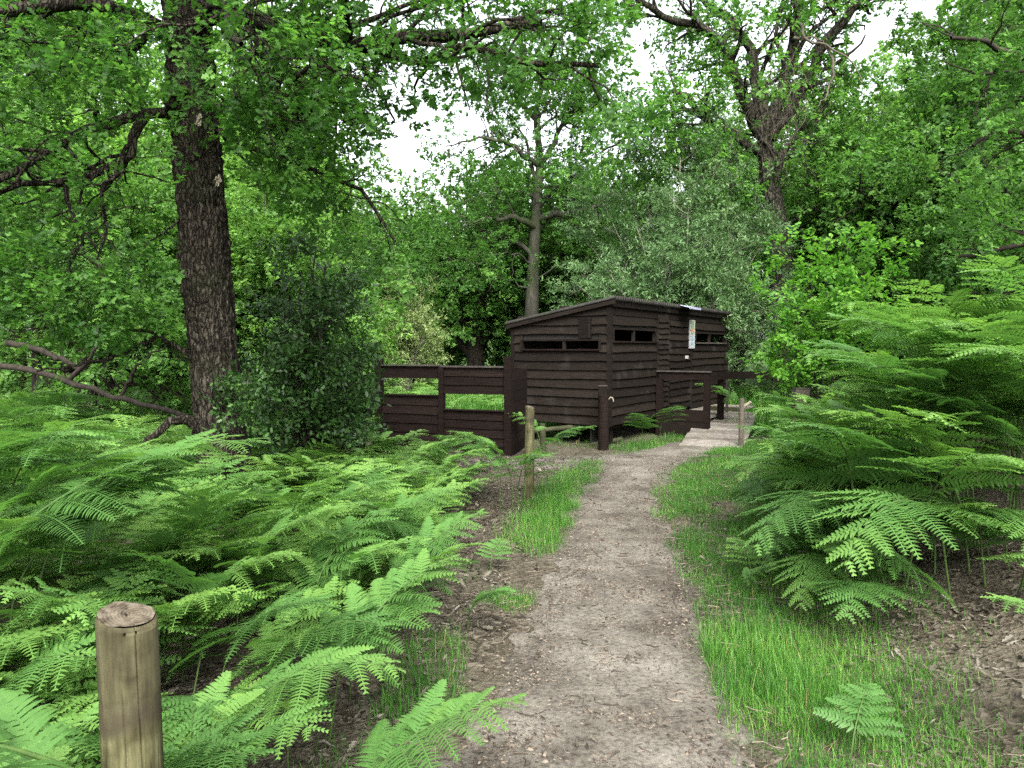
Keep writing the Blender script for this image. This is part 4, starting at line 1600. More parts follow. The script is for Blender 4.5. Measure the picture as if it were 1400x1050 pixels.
build_tree('oak_tree', 'twisted dark oak with low crooked boughs among the trees above the right fern bank', 'tree',
           px((1262, 440, 18), (1264, 385, 18), (1270, 345, 18), (1266, 320, 18), (1280, 285, 18), (1272, 240, 18), (1290, 180, 18)), [.30, .24, .22, .19, .15, .11, .05],
           [(px((1268, 325, 18), (1258, 312, 17.8), (1255, 298, 17.6), (1290, 280, 17.4), (1310, 262, 17.2)), .12, .04, .02),
            (px((1240, 440, 18.4), (1240, 370, 18.4), (1236, 325, 18.2), (1215, 300, 18), (1208, 285, 17.8), (1190, 260, 17.5)), .17, .05, .02),
            (px((1236, 325, 18.2), (1245, 280, 18.2), (1250, 230, 18), (1238, 215, 17.8), (1225, 240, 17.6)), .09, .02, .02),
            (px((1268, 330, 18), (1300, 320, 18.3), (1340, 335, 18.6), (1390, 320, 18.8)), .09, .03, .02),
            (px((1280, 285, 18), (1320, 250, 18), (1360, 240, 18), (1400, 220, 18)), .08, .02, .02)],
           M_OAK2, M_BARK3, SP_MID, 55, auto=9, auto_u=(.3, 1), auto_len=2.8, k2=11, len2=1.6, k3=6, len3=.7, ks=2, sscale=1.25, wander=.30, tint_sd=.2, trunk_sides=24)

build_tree('overhanging_tree', 'dark leafy tree reaching in with level boughs over the right fern bank', 'tree',
           px((1640, 620, 9), (1600, 400, 9), (1570, 200, 9), (1560, 0, 9), (1550, -200, 9)), [.22, .19, .16, .12, .08],
           [(px((1570, 150, 9), (1500, 110, 8.8), (1430, 95, 8.6), (1360, 60, 8.4), (1300, 52, 8.2)), .07, .02, .02),
            (px((1580, 250, 9), (1500, 220, 9), (1430, 190, 9), (1370, 180, 9), (1330, 200, 9)), .07, .02, .02),
            (px((1590, 330, 9), (1510, 320, 9.2), (1440, 330, 9.4), (1370, 340, 9.6), (1310, 350, 9.8)), .06, .02, .02),
            (px((1595, 420, 9), (1520, 400, 9.5), (1450, 390, 10), (1380, 400, 10.4), (1330, 420, 10.8)), .06, .02, .02),
            (px((1565, 40, 9), (1500, -10, 9), (1430, -20, 9), (1360, 0, 9)), .07, .02, .02)],
           M_OAK2, M_BARK3, SP_MID, 66, k2=9, len2=1.2, k3=6, len3=.5, ks=3, sscale=.8, wander=.25, flat=.3, keep=gaps(SKYGAP + [(1325, 120, 22, 120, .35), (1250, 120, 60, 400, .85)]), base=.4, tint_sd=.18)

# ------------------------------------------------------------------ willow scrub, sapling, holly
def multi_stem(name, label, cat, foot, ends, r0, leaf_m, bark_m, templates, seed, **kw):
    limbs = []
    for e in ends:
        b = np.asarray(foot) + np.array([(e[0] - foot[0]) * .12, 0, .0])
        mid = b + (np.asarray(e) - b) * np.array([.35, .35, .5])
        mid2 = b + (np.asarray(e) - b) * np.array([.7, .7, .8])
        limbs.append((np.stack([b, mid, mid2, e]), r0, r0 * .25, .03))
    tr = np.stack([foot, foot + np.array([0, 0, .3])])
    return build_tree(name, label, cat, tr, [r0 * 1.3, r0], limbs, leaf_m, bark_m, templates, seed, trunk_n=4, trunk_sides=8, **kw)


wb = P(935, 540, 19.5)
wb[2] = 0
multi_stem('willow_bush', 'tall grey-green willow scrub with thin pale stems rising right behind the hide', 'bush', wb,
           [P(x, y, d) for (x, y, d) in ((800, 330, 20), (825, 280, 19), (850, 240, 20), (875, 225, 19), (905, 200, 20), (930, 215, 18.5), (955, 190, 20), (985, 205, 19), (1010, 230, 20), (1035, 270, 19),
                                         (1045, 330, 19), (790, 390, 19), (1040, 400, 18.5), (870, 310, 18), (940, 290, 17.6), (1000, 320, 17.6), (910, 370, 17.4), (985, 400, 17.4), (840, 380, 17.8))],
           .045, M_WILLOW, M_PALE, SP_WIL, 71, k2=13, len2=1.3, k3=8, len3=.55, ks=4, sscale=1.0, wander=.2, lift2=.25, tint_sd=.2, flat=1.0, u2=.15)
pb_ = P(556, 540, 24)
pb_[2] = 0
multi_stem('pale_bush', 'pale yellowish feathery bush in the clearing seen over the screen', 'bush', pb_,
           [P(x, y, d) for (x, y, d) in ((545, 400, 24), (560, 385, 24), (575, 405, 24), (530, 430, 24), (590, 440, 24), (555, 440, 23.4), (575, 460, 23.4), (535, 465, 23.6))],
           .03, M_PALEG, M_PALE, SP_WIL, 75, k2=9, len2=1.0, k3=6, len3=.5, ks=3, sscale=1.0, wander=.2, lift2=.2, tint_sd=.2, u2=.15)
sb = P(1120, 540, 12.5)
sb[2] = .1
multi_stem('sapling_tree', 'bright yellow-green young oak sapling standing in bracken in front of the forked oak', 'tree', sb,
           [P(x, y, d) for (x, y, d) in ((1130, 335, 12.5), (1105, 360, 12.3), (1162, 325, 12.6), (1180, 350, 12.4), (1085, 375, 12.2), (1110, 420, 11.8), (1195, 400, 12.2), (1198, 370, 12.6), (1105, 450, 12.0),
                                         (1130, 400, 11.6), (1170, 430, 11.6), (1215, 430, 12.2))],
           .022, M_SAP, M_BARK2, SP_SAP, 72, k2=6, len2=.75, k3=5, len3=.28, ks=2, sscale=1.0, wander=.2, lift2=.2, flat=.4, tint_sd=.2, u2=.3)
hb = P(416, 640, 8.9)
hb[2] = 0
multi_stem('holly_bush', 'dark glossy holly bush growing against the left end of the screen', 'bush', hb,
           [P(x, y, d) for (x, y, d) in ((432, 345, 8.9), (409, 370, 8.8), (444, 365, 9), (456, 420, 9.0), (389, 420, 8.7), (459, 480, 9.1), (382, 500, 8.7), (444, 420, 8.5), (454, 500, 8.9), (404, 500, 8.4), (450, 545, 9.0),
                                         (429, 545, 8.5), (396, 560, 8.7))],
           .035, M_HOLLY, M_BARK3, SP_HOL, 73, k2=6, len2=.8, k3=7, len3=.3, ks=3, sscale=1.0, wander=.25, lift2=.1, flat=1.0, base=.42, tint_sd=.2, u2=.2)
sp0 = P(300, 560, 7.05)
multi_stem('ivy_sprout', 'small dark leafy shoots growing against the foot of the near oak', 'shrub', P(318, 600, 7.2),
           [P(x, y, d) for (x, y, d) in ((325, 525, 7.15), (336, 510, 7.2), (345, 535, 7.2))],
           .008, M_HOLLY, M_BARK3, SP_HOL, 74, k2=5, len2=.2, k3=4, len3=.12, ks=2, sscale=.8, wander=.25, u2=.4, base=.6)

# ------------------------------------------------------------------ woodland round the clearing
BGV = []


def bg_variant(seed, h, spread, n_auto, dense):
    rng = np.random.default_rng(seed)
    tr = np.array([[0, 0, -.2], [rng.normal(0, .1), 0, h * .25], [rng.normal(0, .25), rng.normal(0, .2), h * .55], [rng.normal(0, .4), 0, h * .8], [rng.normal(0, .5), 0, h]])
    return build_tree('woodland_tree', 'x', 'tree', tr, [.30, .24, .18, .10, .04], [(np.array([[0, 0, h * .3], [.8, .2, h * .4], [spread * .8, .3, h * .5]]), .09, .03)],
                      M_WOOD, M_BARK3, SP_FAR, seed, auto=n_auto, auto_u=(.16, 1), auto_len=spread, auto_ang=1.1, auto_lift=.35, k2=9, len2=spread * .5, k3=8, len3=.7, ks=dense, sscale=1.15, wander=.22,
                      trunk_n=14, trunk_sides=9, origin=(0, 0, 0), u2=.2, tint_sd=.2)


variants = [bg_variant(101, 11, 3.6, 14, 2), bg_variant(102, 9, 3.0, 13, 2), bg_variant(103, 13, 4.0, 16, 2), bg_variant(104, 5.0, 2.6, 13, 2)]
# (photo x, depth, variant, scale, label index)
WL = ['mid-green woodland tree standing beyond the near oak at the left of the clearing',
      'woodland tree in the leafy wall behind the screen and hide',
      'pale green woodland tree rising behind the forked oak and right fern bank',
      'far woodland tree closing the view beyond the clearing']
WG = ['trees beyond the near oak', 'trees behind the hide', 'trees beyond the right fern bank', 'far trees round the clearing']
spots = [(-60, 15, 1, .95, 0), (60, 17, 0, .9, 0), (150, 20, 1, 1.0, 0), (225, 16.5, 3, 1.1, 0), (360, 17, 1, .85, 0), (400, 21, 0, .85, 0), (20, 24, 2, .95, 0), (300, 25, 0, .95, 0), (455, 26, 3, 1.2, 0), (-150, 20, 2, .9, 0),
         (120, 13.5, 3, .8, 0), (385, 15, 3, .75, 0),
         (540, 40, 3, 1.3, 1), (650, 30, 3, 1.3, 1), (690, 36, 3, 1.5, 1), (770, 32, 3, 1.3, 1), (830, 30, 3, 1.2, 1), (880, 34, 1, .8, 1), (960, 30, 1, .95, 1), (1010, 33, 0, 1.0, 1),
         (1110, 27, 1, 1.05, 2), (1180, 30, 0, 1.0, 2), (1250, 34, 2, .92, 2), (1320, 30, 2, .95, 2), (1390, 26, 0, 1.1, 2), (1150, 22, 3, 1.1, 2), (1330, 20, 1, 1.0, 2), (1430, 19, 0, .9, 2), (1215, 19, 3, .9, 2), (1370, 14.5, 3, .9, 2), (1500, 15, 1, 1.0, 2),
         (-100, 34, 2, 1.0, 3), (90, 38, 2, 1.0, 3), (210, 36, 0, 1.0, 3), (330, 40, 2, 1.0, 3), (430, 38, 0, .95, 3), (500, 44, 1, .9, 3), (560, 50, 3, 1.6, 3), (620, 48, 3, 1.6, 3), (720, 50, 3, 1.7, 3), (800, 46, 1, .9, 3), (900, 46, 0, 1.0, 3),
         (1000, 48, 2, 1.0, 3), (1090, 44, 2, .95, 3), (1180, 48, 2, .9, 3), (1290, 44, 2, .95, 3), (1400, 42, 2, 1.0, 3)]
used = [False] * 4
rs = random.Random(5)
for (x, d, v, sc, li) in spots:
    q = P(x, 500, d)
    loc = (q[0], d, float(ground_z(q[0], d)))
    rz = rs.uniform(0, 6.28)
    if not used[v]:
        r = variants[v]
        used[v] = True
        r.location, r.rotation_euler, r.scale = loc, (0, 0, rz), (sc, sc, sc)
        r['label'], r['group'] = WL[li], WG[li]
    else:
        dup(variants[v], loc, rz, sc, WL[li], WG[li])

# ------------------------------------------------------------------ bracken
def frond_geo(seed, stipe, blade, pairs, lod, tipcurl=.0, hang=None):
    """One bracken frond: stalk tube and a twice-divided blade. Leans to +x."""
    rng = np.random.default_rng(seed)
    nS = 26
    tot = stipe + blade
    s = np.linspace(0, tot, nS)
    a0 = math.radians(rng.uniform(78, 88))
    a1 = math.radians(rng.uniform(-12, 8) if hang is None else hang)
    x = np.clip((s - stipe * .55) / (tot - stipe * .55), 0, 1)
    ang = a0 + (a1 - a0) * (x ** .75)
    if tipcurl:
        ang = ang + tipcurl * np.clip((s / tot - .85) / .15, 0, 1) ** 2
    ds = tot / (nS - 1)
    X = np.concatenate([[0], np.cumsum(np.cos(ang[:-1]) * ds)])
    Z = np.concatenate([[0], np.cumsum(np.sin(ang[:-1]) * ds)])
    Yw = .03 * np.sin(s * 3 + seed)
    rach = np.stack([X, Yw, Z], 1)
    rad = np.interp(s, [0, stipe, tot], [.0058, .0042, .0010])
    SV, SQ = tubes(rach[None], rad[None], 5 if lod == 0 else 3)
    G = Geo()
    pmax = blade * rng.uniform(.56, .68)
    for k in range(pairs):
        f = (k / pairs) ** .86
        sp_ = stipe + blade * f
        if sp_ > tot * .995:
            continue
        c = np.array([np.interp(sp_, s, rach[:, j]) for j in range(3)])
        an = np.interp(sp_, s, ang)
        tanv = np.array([math.cos(an), 0, math.sin(an)])
        nf = np.array([-math.sin(an), 0, math.cos(an)])
        L = pmax * (1 - f) ** .82 * (1.0 if k else .95) * rng.uniform(.92, 1.06) + .012
        for sg in (-1, 1):
            ph = math.radians(14 + 34 * f + rng.normal(0, 5))
            ax = unit(np.array([0, sg * math.cos(ph), 0]) + tanv * math.sin(ph) + nf * rng.normal(.05, .12))
            nrm = unit(np.array([0, 0, 1.0]) * .55 + nf * .45 + rng.normal(0, .16, 3))
            nrm = unit(nrm - ax * np.dot(nrm, ax))
            lat = np.cross(nrm, ax)
            droop = rng.uniform(.10, .30)
            spacing = (.0175, .022, .036)[lod] if L > .12 else (.014, .014, .024)[lod]
            m = max(3, int(L / spacing))
            tt = (np.arange(m) + .6) / m
            base = c + ax[None] * (tt * L)[:, None] + np.array([0, 0, -1.])[None] * (droop * L * tt ** 2)[:, None]
            ll = L * .23 * (1 - tt) ** .72 * (.65 + .35 * np.minimum(1, tt / .12)) + .009
            tr = rng.normal(0, .05)
            # the pinna's own midrib
            mid = np.concatenate([[c], base])
            w_ = .0022
            mv = np.concatenate([mid - lat * w_, mid + lat * w_])
            nm = len(mid)
            i0 = np.arange(nm - 1)
            G.add(mv, np.stack([i0, i0 + 1, i0 + 1 + nm, i0 + nm], 1), .55 + tr)
            for s2 in (-1, 1):
                fw = math.radians(24)
                d = unit(lat[None] * s2 * math.cos(fw) + ax[None] * math.sin(fw) + rng.normal(0, .07, (m, 3)))
                wd = L / m * .39
                if lod == 2:
                    st = [(0, .95, 0), (1.0, .3, -.08)]
                elif lod == 0:
                    st = [(0, .8, 0), (.35, 1.0, .02), (.7, .72, -.03), (1.0, .12, -.14)]
                else:
                    st = [(0, .95, 0), (.55, .9, .0), (1.0, .15, -.10)]
                V = []
                for (u, w, dz) in st:
                    cc = base + d * (u * ll)[:, None] + nrm[None] * (dz * ll)[:, None]
                    V.append(cc + ax[None] * (wd * w))
                    V.append(cc - ax[None] * (wd * w))
                V = np.stack(V, 1)
                nst = len(st)
                qq = np.array([[2 * j, 2 * j + 1, 2 * j + 3, 2 * j + 2] for j in range(nst - 1)])
                Q = qq[None] + (np.arange(m) * 2 * nst)[:, None, None]
                tint = np.repeat(.46 + tr + .10 * tt + .30 * f ** 3 + rng.normal(0, .035, m), 2 * nst)
                G.add(V.reshape(-1, 3), Q.reshape(-1, 4), tint)
    V, Q, t = G.arrays()
    return SV, SQ, V, Q, t


def frond_thing(seed, stipe, blade, pairs, lod=0, tipcurl=0.0, hang=None):
    SV, SQ, V, Q, t = frond_geo(seed, stipe, blade, pairs, lod, tipcurl, hang)
    r = link('bracken_fern', None)
    link('stalk', mesh_data('stalk', SV, SQ, M_STALK, np.full(len(SV), .5), True), r)
    link('frond', mesh_data('frond', V, Q, M_FERN, t, False), r)
    return r


proto_low = [frond_thing(200 + k, .34 + .025 * k, .62 + .04 * (k % 3), (11, 12, 10)[k % 3], 0, (0, 0, .9, 0, -1.2, 0, .6, 0)[k]) for k in range(8)]
proto_tall = [frond_thing(220 + k, .70 + .04 * k, .80 + .06 * (k % 3), (12, 13, 11)[k % 3], 0, (0, .7, 0, -1.0, 0, 0, .5)[k]) for k in range(7)]
proto_small = [frond_thing(240 + k, .17 + .03 * k, .32, 11, 0) for k in range(2)]
proto_hang = [frond_thing(270 + k, .30 + .06 * k, .70 + .05 * (k % 2), (11, 12)[k % 2], 0, 0, -38 - 9 * k) for k in range(4)]
proto_post = [frond_thing(261, .78, .42, 8, 0)]
fresh = {id(p): True for p in proto_low + proto_tall + proto_small + proto_post + proto_hang}
rf = random.Random(12)


def put_fern(proto, x, y, rz, sc, label, group, tilt=(0, 0)):
    z = float(ground_z(x, y)) - .02
    if fresh[id(proto)]:
        fresh[id(proto)] = False
        proto.location, proto.rotation_euler, proto.scale = (x, y, z), (tilt[0], tilt[1], rz), (sc, sc, sc)
        tag(proto, label, 'fern', group)
        return proto
    o = dup(proto, (x, y, z), rz, sc, label, group, tilt)
    o['category'] = 'fern'
    return o


F_LEFT = ('bracken fern in the dense green bed between the thick near post and the oak', 'bracken left of the path')
F_LTALL = ('tall bracken fern with upright stalk left of the near oak', 'tall bracken left of the oak')
F_RIGHT = ('tall arching bracken fern crowding the raised bank right of the path', 'bracken on the right bank')
F_REDGE = ('lower bracken fern drooping over the edge of the right bank towards the verge', 'low bracken along the right bank edge')
F_FARL = ('low bracken fern growing round the oak foot and before the screen', 'bracken round the oak foot')
pts_used = []


def spaced(x, y, dmin):
    for (a, b) in pts_used[-400:]:
        if (a - x) ** 2 + (b - y) ** 2 < dmin * dmin:
            return False
    pts_used.append((x, y))
    return True


far_ferns = []
cnt = {'l': 0, 'r': 0}
# left bed
tries = 0
while cnt['l'] < 155 and tries < 9000:
    tries += 1
    y = rf.uniform(1.35, 8.8) if rf.random() < .6 else rf.uniform(1.3, 4.6)
    x = rf.uniform(-.74 * y - 1.0, float(fern_l(y)))
    if math.hypot(x + 2.76, y - 7.5) < .42 or (abs(x + .78) < .16 and abs(y - 1.56) < .22):
        continue
    if y > 9.0 and x > -2.6:
        continue
    # nothing tall right in front of the lens
    if y < 1.65 and x > -1.15:
        continue
    if not spaced(x, y, .17 + .012 * y):
        continue
    az = rf.gauss(-.6, 1.25)
    tall = x < -.46 * y - .25 and y > 2.8 and rf.random() < .7 and not -.50 < (x + .5) / y < -.26
    if tall:
        put_fern(rf.choice(proto_tall), x, y, az, rf.uniform(.95, 1.22), *F_LTALL, tilt=(rf.gauss(0, .06), rf.gauss(0, .06)))
    else:
        sc = rf.uniform(.78, 1.08) * (.82 if y < 2.8 else 1.0 if y < 6.0 else .78)
        put_fern(rf.choice(proto_low if rf.random() < .75 or x < float(fern_l(y)) - .6 else proto_hang), x, y, az, sc, *(F_LEFT if y < 6.4 else F_FARL), tilt=(rf.gauss(0, .15), rf.gauss(0, .15)))
    cnt['l'] += 1
# right bank
tries = 0
while cnt['r'] < 80 and tries < 9000:
    tries += 1
    y = rf.uniform(4.4, 11.5) if rf.random() < .5 else rf.uniform(4.4, 7.0)
    fr = float(fern_r(y))
    x = fr + abs(rf.gauss(0, 1)) * (.22 + .11 * y)
    if x > .74 * y + .6 or (x < fr + .5 and y > 9) or math.hypot(x - 3.68, y - 12.3) < .25:
        continue
    if not spaced(x, y, .17 + .014 * y):
        continue
    edge = x - fr
    az = math.pi + rf.gauss(.6, .95)
    pr = rf.choice(proto_tall) if edge > .7 else rf.choice(proto_low)
    sc = rf.uniform(.95, 1.2) * (1.15 if edge <= .7 else .82 + .38 * min(1, (edge - .7) / .8)) * (1 + .12 * (1 - float(sstep(np.float64(y), 4.5, 7)))) * (1 - .16 * float(sstep(np.float64(y), 7.5, 11.5)))
    put_fern(pr, x, y, az, sc, *(F_RIGHT if edge > .7 else F_REDGE), tilt=(rf.gauss(0, .06), rf.gauss(0, .06)))
    cnt['r'] += 1
# the tallest fronds, at the top of the bank
F_RTOP = ('tallest bracken fern rising to head height at the top of the right bank', 'tallest bracken on the right bank')
for k in range(12):
    y = 4.9 + .28 * k
    x = .60 * y + rf.uniform(-.15, .75)
    put_fern(rf.choice(proto_tall), x, y, math.pi + rf.gauss(.5, .7), rf.uniform(1.22, 1.42), *F_RTOP, tilt=(rf.gauss(0, .06), rf.gauss(0, .06)))
# lower fronds that hang over the edge of the right bank
F_REDGE = ('lower bracken fern drooping over the edge of the right bank towards the verge', 'low bracken along the right bank edge')
tries = n_low = 0
while n_low < 84 and tries < 4000:
    tries += 1
    y = rf.uniform(4.2, 8.6) if rf.random() < .6 else rf.uniform(4.2, 5.6)
    x = float(fern_r(y)) + rf.uniform(-.15, .9 if y < 5.6 else .5)
    if not spaced(x, y, .17):
        continue
    pool, sc = ((proto_hang, rf.uniform(.85, 1.25)), (proto_hang, rf.uniform(.7, 1.0)), (proto_small, rf.uniform(1.2, 1.8)))[rf.randrange(3)]
    put_fern(rf.choice(pool), x, y, math.pi + rf.gauss(.75, .6), sc, *F_REDGE, tilt=(rf.gauss(0, .14), rf.gauss(0, .14)))
    n_low += 1
for (x, y, rz, sc) in ((-.98, 2.55, -.2, .85), (-.82, 2.75, .3, .8), (-.95, 3.1, -.5, .9), (-.70, 3.35, -.9, .85), (-.62, 3.8, -.1, .9), (-.78, 2.35, -.7, .72), (-1.15, 2.2, -.4, .8), (-.60, 4.2, .4, .85)):
    put_fern(rf.choice(proto_low + proto_hang[:2]), x, y, rz, sc, *F_LEFT, tilt=(rf.gauss(0, .1), rf.gauss(0, .1)))
# singles that can be pointed at
SINGLES = [
    (0, .42, (.02, 7.85), 3.5, 1.25, 'bracken fern leaning left from the foot of the slim pale post', 'l'),
    (1, .42, (.12, 7.70), -.35, 1.25, 'bracken fern arching right across the foot of the slim pale post', 'l'),
    (2, .42, (.02, 7.35), -1.2, 1.0, 'bracken fern drooping towards the path below the slim pale post', 'l'),
    (3, .42, (-.10, 7.5), 2.9, 1.1, 'bracken fern just behind and left of the slim pale post', 'l'),
    (0, 0, (-.13, 5.3), 1.2, .75, 'tiny upright fern alone in the brown leaf litter left of the path', 's'),
    (1, 0, (-.26, 4.2), -.4, .9, 'small pale fern spread flat in litter beside the path edge', 's'),
    (4, 0, (-.72, 2.95), .5, .95, 'broad yellow-green fern at the path edge below the leaf litter strip', 'l'),
    (0, 0, (1.62, 5.05), 1.8, .95, 'small fern standing alone on the grass verge right of the path', 's'),
    (1, 0, (1.42, 4.75), -.3, .8, 'smallest fern tucked in the long verge grass beside the path', 's'),
    (2, 0, (2.42, 12.75), -1.2, 1.0, 'fern growing from the grass against the ramp skirt board', 'l'),
    (1, 0, (2.1, 12.45), -2.0, .85, 'little fern under the lower boards of the hide long wall', 'l'),
    (3, 0, (.42, 11.1), 2.8, 1.0, 'shaded fern between the screen return panel and the low rails', 'l'),
    (0, 0, (4.05, 13.6), 2.6, 1.0, 'dark bluish fern standing beyond the ramp against the far hide wall', 't'),
    (1, 0, (2.28, 2.75), 3.05, .92, 'low bright fern arching over brown litter at the foot of the right bank', 'l'),
    (2, 0, (-.50, 2.25), .1, .8, 'fern with pale fronds reaching over litter right of the thick near post', 'l'),
    (3, 0, (-.72, 2.05), -.9, .85, 'fern whose frond fans out low beside the thick near post', 'l'),
    (0, 0, (-.60, 1.52), -2.5, 1.22, 'small fern on a tall thin stalk held across the thick near post', 'p'),
    (1, 0, (1.30, 2.85), 1.0, .8, 'small dark green fern at the near end of the right verge', 's'),
]
for (k, _, (x, y), rz, sc, lab, kind) in SINGLES:
    pool = {'p': proto_post, 'l': proto_low, 's': proto_small, 't': proto_tall}[kind]
    put_fern(pool[k % len(pool)], x, y, rz, sc, lab, None)
for p in proto_low + proto_tall + proto_small + proto_post + proto_hang:
    if fresh[id(p)]:
        for c in list(p.children):
            bpy.data.objects.remove(c)
        bpy.data.objects.remove(p)

# the bracken that runs on into the wood, read as one mass
tm = [frond_geo(300 + k, .40, .62, 9, 2)[2:] for k in range(3)]
tn = [frond_geo(310 + k, (.22, .40, .62, .74)[k], (.58, .62, .75, .8)[k], 11, 1)[2:] for k in range(4)]
FV, FQ, FT, FN = [], [], [], 0


def mass(xs, ys, temps, sc, tint0=0.0, az=None):
    global FN
    zs = ground_z(xs, ys)
    for k in range(len(temps)):
        s = np.arange(len(xs)) % len(temps) == k
        n = int(s.sum())
        a = RNG.uniform(0, 6.28, n) if az is None else az + RNG.normal(0, 1.3, n)
        R = np.zeros((n, 3, 3))
        R[:, 0, 0], R[:, 0, 1], R[:, 1, 0], R[:, 1, 1], R[:, 2, 2] = np.cos(a), -np.sin(a), np.sin(a), np.cos(a), 1
        V, Q, t = scatter(temps[k][0], temps[k][1], R * sc[s][:, None, None], np.stack([xs[s], ys[s], zs[s] - .05], 1), tint0 + RNG.normal(0, .12, n), temps[k][2])
        FV.append(V)
        FQ.append(Q + FN)
        FT.append(t)
        FN += len(V)


def clear_of(xs, ys):
    inscreen = (xs > -2.5) & (xs < 1.0) & (ys > 9.3) & (ys < 13.8)
    inhide = (xs > .0) & (ys > 11.0) & (ys < 19) & (xs < 3.2 + .62 * (ys - 11.5) + 1.2)
    return ~inscreen & ~inhide & (np.hypot(xs + 2.76, ys - 7.5) > .4)


N = 2600
xs = RNG.uniform(-30, 30, N)
ys = 9 + 26 * RNG.random(N) ** 1.2
ok = (((xs < -.9) & (xs > -.8 * ys - 2)) | ((xs > fern_r(ys) + .5) & (xs < .8 * ys + 2)) | ((ys > 16) & (np.abs(xs) < .8 * ys))) & clear_of(xs, ys)
xs, ys = xs[ok], ys[ok]
mass(xs, ys, tm, RNG.uniform(.75, 1.2, len(xs)) * np.where((xs > 2) & (ys < 14), 1.5, 1.0))
# filling in between the near ferns, left and right
N = 2400
ys = 2.0 + 10 * RNG.random(N)
xs = RNG.uniform(-9, 0, N)
ok = (xs < fern_l(ys) - .12) & (xs > -.72 * ys - .8) & clear_of(xs, ys) & ~((np.abs(xs + .78) < .35) & (ys < 2.0)) & (RNG.random(N) < .55)
xs, ys = xs[ok], ys[ok]
mass(xs, ys, tn[:2], RNG.uniform(.7, 1.1, len(xs)), -.03, -.3)
N = 650
ys = 4.4 + 8.3 * RNG.random(N) ** 1.2
xs = RNG.uniform(2, 9, N)
ok = (xs > fern_r(ys) + .15) & (xs < .74 * ys + .8) & clear_of(xs, ys) & (RNG.random(N) < .6)
xs, ys = xs[ok], ys[ok]
e = xs - fern_r(ys)
mass(xs[e < .8], ys[e < .8], tn[:2], RNG.uniform(.75, 1.1, int((e < .8).sum())), .0, 3.6)
mass(xs[e >= .8], ys[e >= .8], tn[2:], (.72 + .3 * np.clip((e[e >= .8] - .8) / .8, 0, 1)) * RNG.uniform(.8, 1.1, int((e >= .8).sum())), .0, 3.6)
tag(link('bracken_undergrowth', mesh_data('bracken_undergrowth', np.concatenate(FV), np.concatenate(FQ), M_FERN, np.concatenate(FT))), 'mass of low green bracken running on into the wood', 'bracken', kind='stuff')

# ------------------------------------------------------------------ grass
blade_t = np.array([(0, -.5, 0), (0, .5, 0), (.10, -.42, .42), (.10, .42, .42), (.32, -.25, .78), (.32, .25, .78), (.62, -.04, 1.0), (.62, .04, 1.0)], float)
blade_q = np.array([[0, 1, 3, 2], [2, 3, 5, 4], [4, 5, 7, 6]])


def grass_points(n, xr, yr, dens):
    x, y = RNG.uniform(*xr, n), RNG.uniform(*yr, n)
    k = RNG.random(n) < dens(x, y)
    return x[k], y[k]


def d_right(x, y):
    e = x - cx(y) - hw(y)
    f = fern_r(y) + .45 - x
    base = sstep(e + (n2(x, y, .3, 21) - .5) * .25, .0, .16) * sstep(f, 0, .5)
    patch = sstep(n2(x, y, .42, 22) + .4 * n2(x, y, .12, 25), .32, .62)
    near = 1 - sstep(e, .55, 1.15) * (1 - sstep(y, 4.0, 5.0)) * .9           # the near right is bare litter
    return base * patch * near * .8


def d_left(x, y):
    e = cx(y) - hw(y) - x
    base = sstep(e + (n2(x, y, .3, 31) - .5) * .2, -.02, .10) * (1 - sstep(e, .22, .62)) * sstep(y, 2.4, 3.2)
    patch = sstep(n2(x, y, .55, 32) + .2 * n2(x, y, .16, 33), .56, .70)
    return base * np.maximum(patch, sstep(y, 6.0, 6.8) * .8 * (1 - sstep(y, 9.6, 10.2)))


def d_hide(x, y):
    v = np.stack([x - 1.54, y - 12.2], 1)
    a, o = v @ HU, v @ HN
    ok = (o > .28) & (o < .85) & (a > -.1) & (a < 2.2) & (x < cx(y) - hw(y) * .7)
    ok2 = (np.abs(x - .9) < 1.2) & (y > 11.2) & (y < 12.6)
    return np.where(ok, .9, np.where(ok2, .35 * sstep(n2(x, y, .3, 41), .45, .6), 0))


sets = []
for (n, xr, yr, fn, h0, h1, w) in ((320000, (.6, 4.6), (2.2, 12.8), d_right, .025, .09, .0036), (60000, (-.6, 1.8), (2.3, 10.6), d_left, .05, .15, .0035), (26000, (-.4, 4.0), (11.0, 15.0), d_hide, .04, .12, .005)):
    x, y = grass_points(n, xr, yr, fn)
    sets.append((x, y, RNG.uniform(h0, h1, len(x)) * (.6 + .8 * n2(x, y, .35, 51)), np.full(len(x), w)))
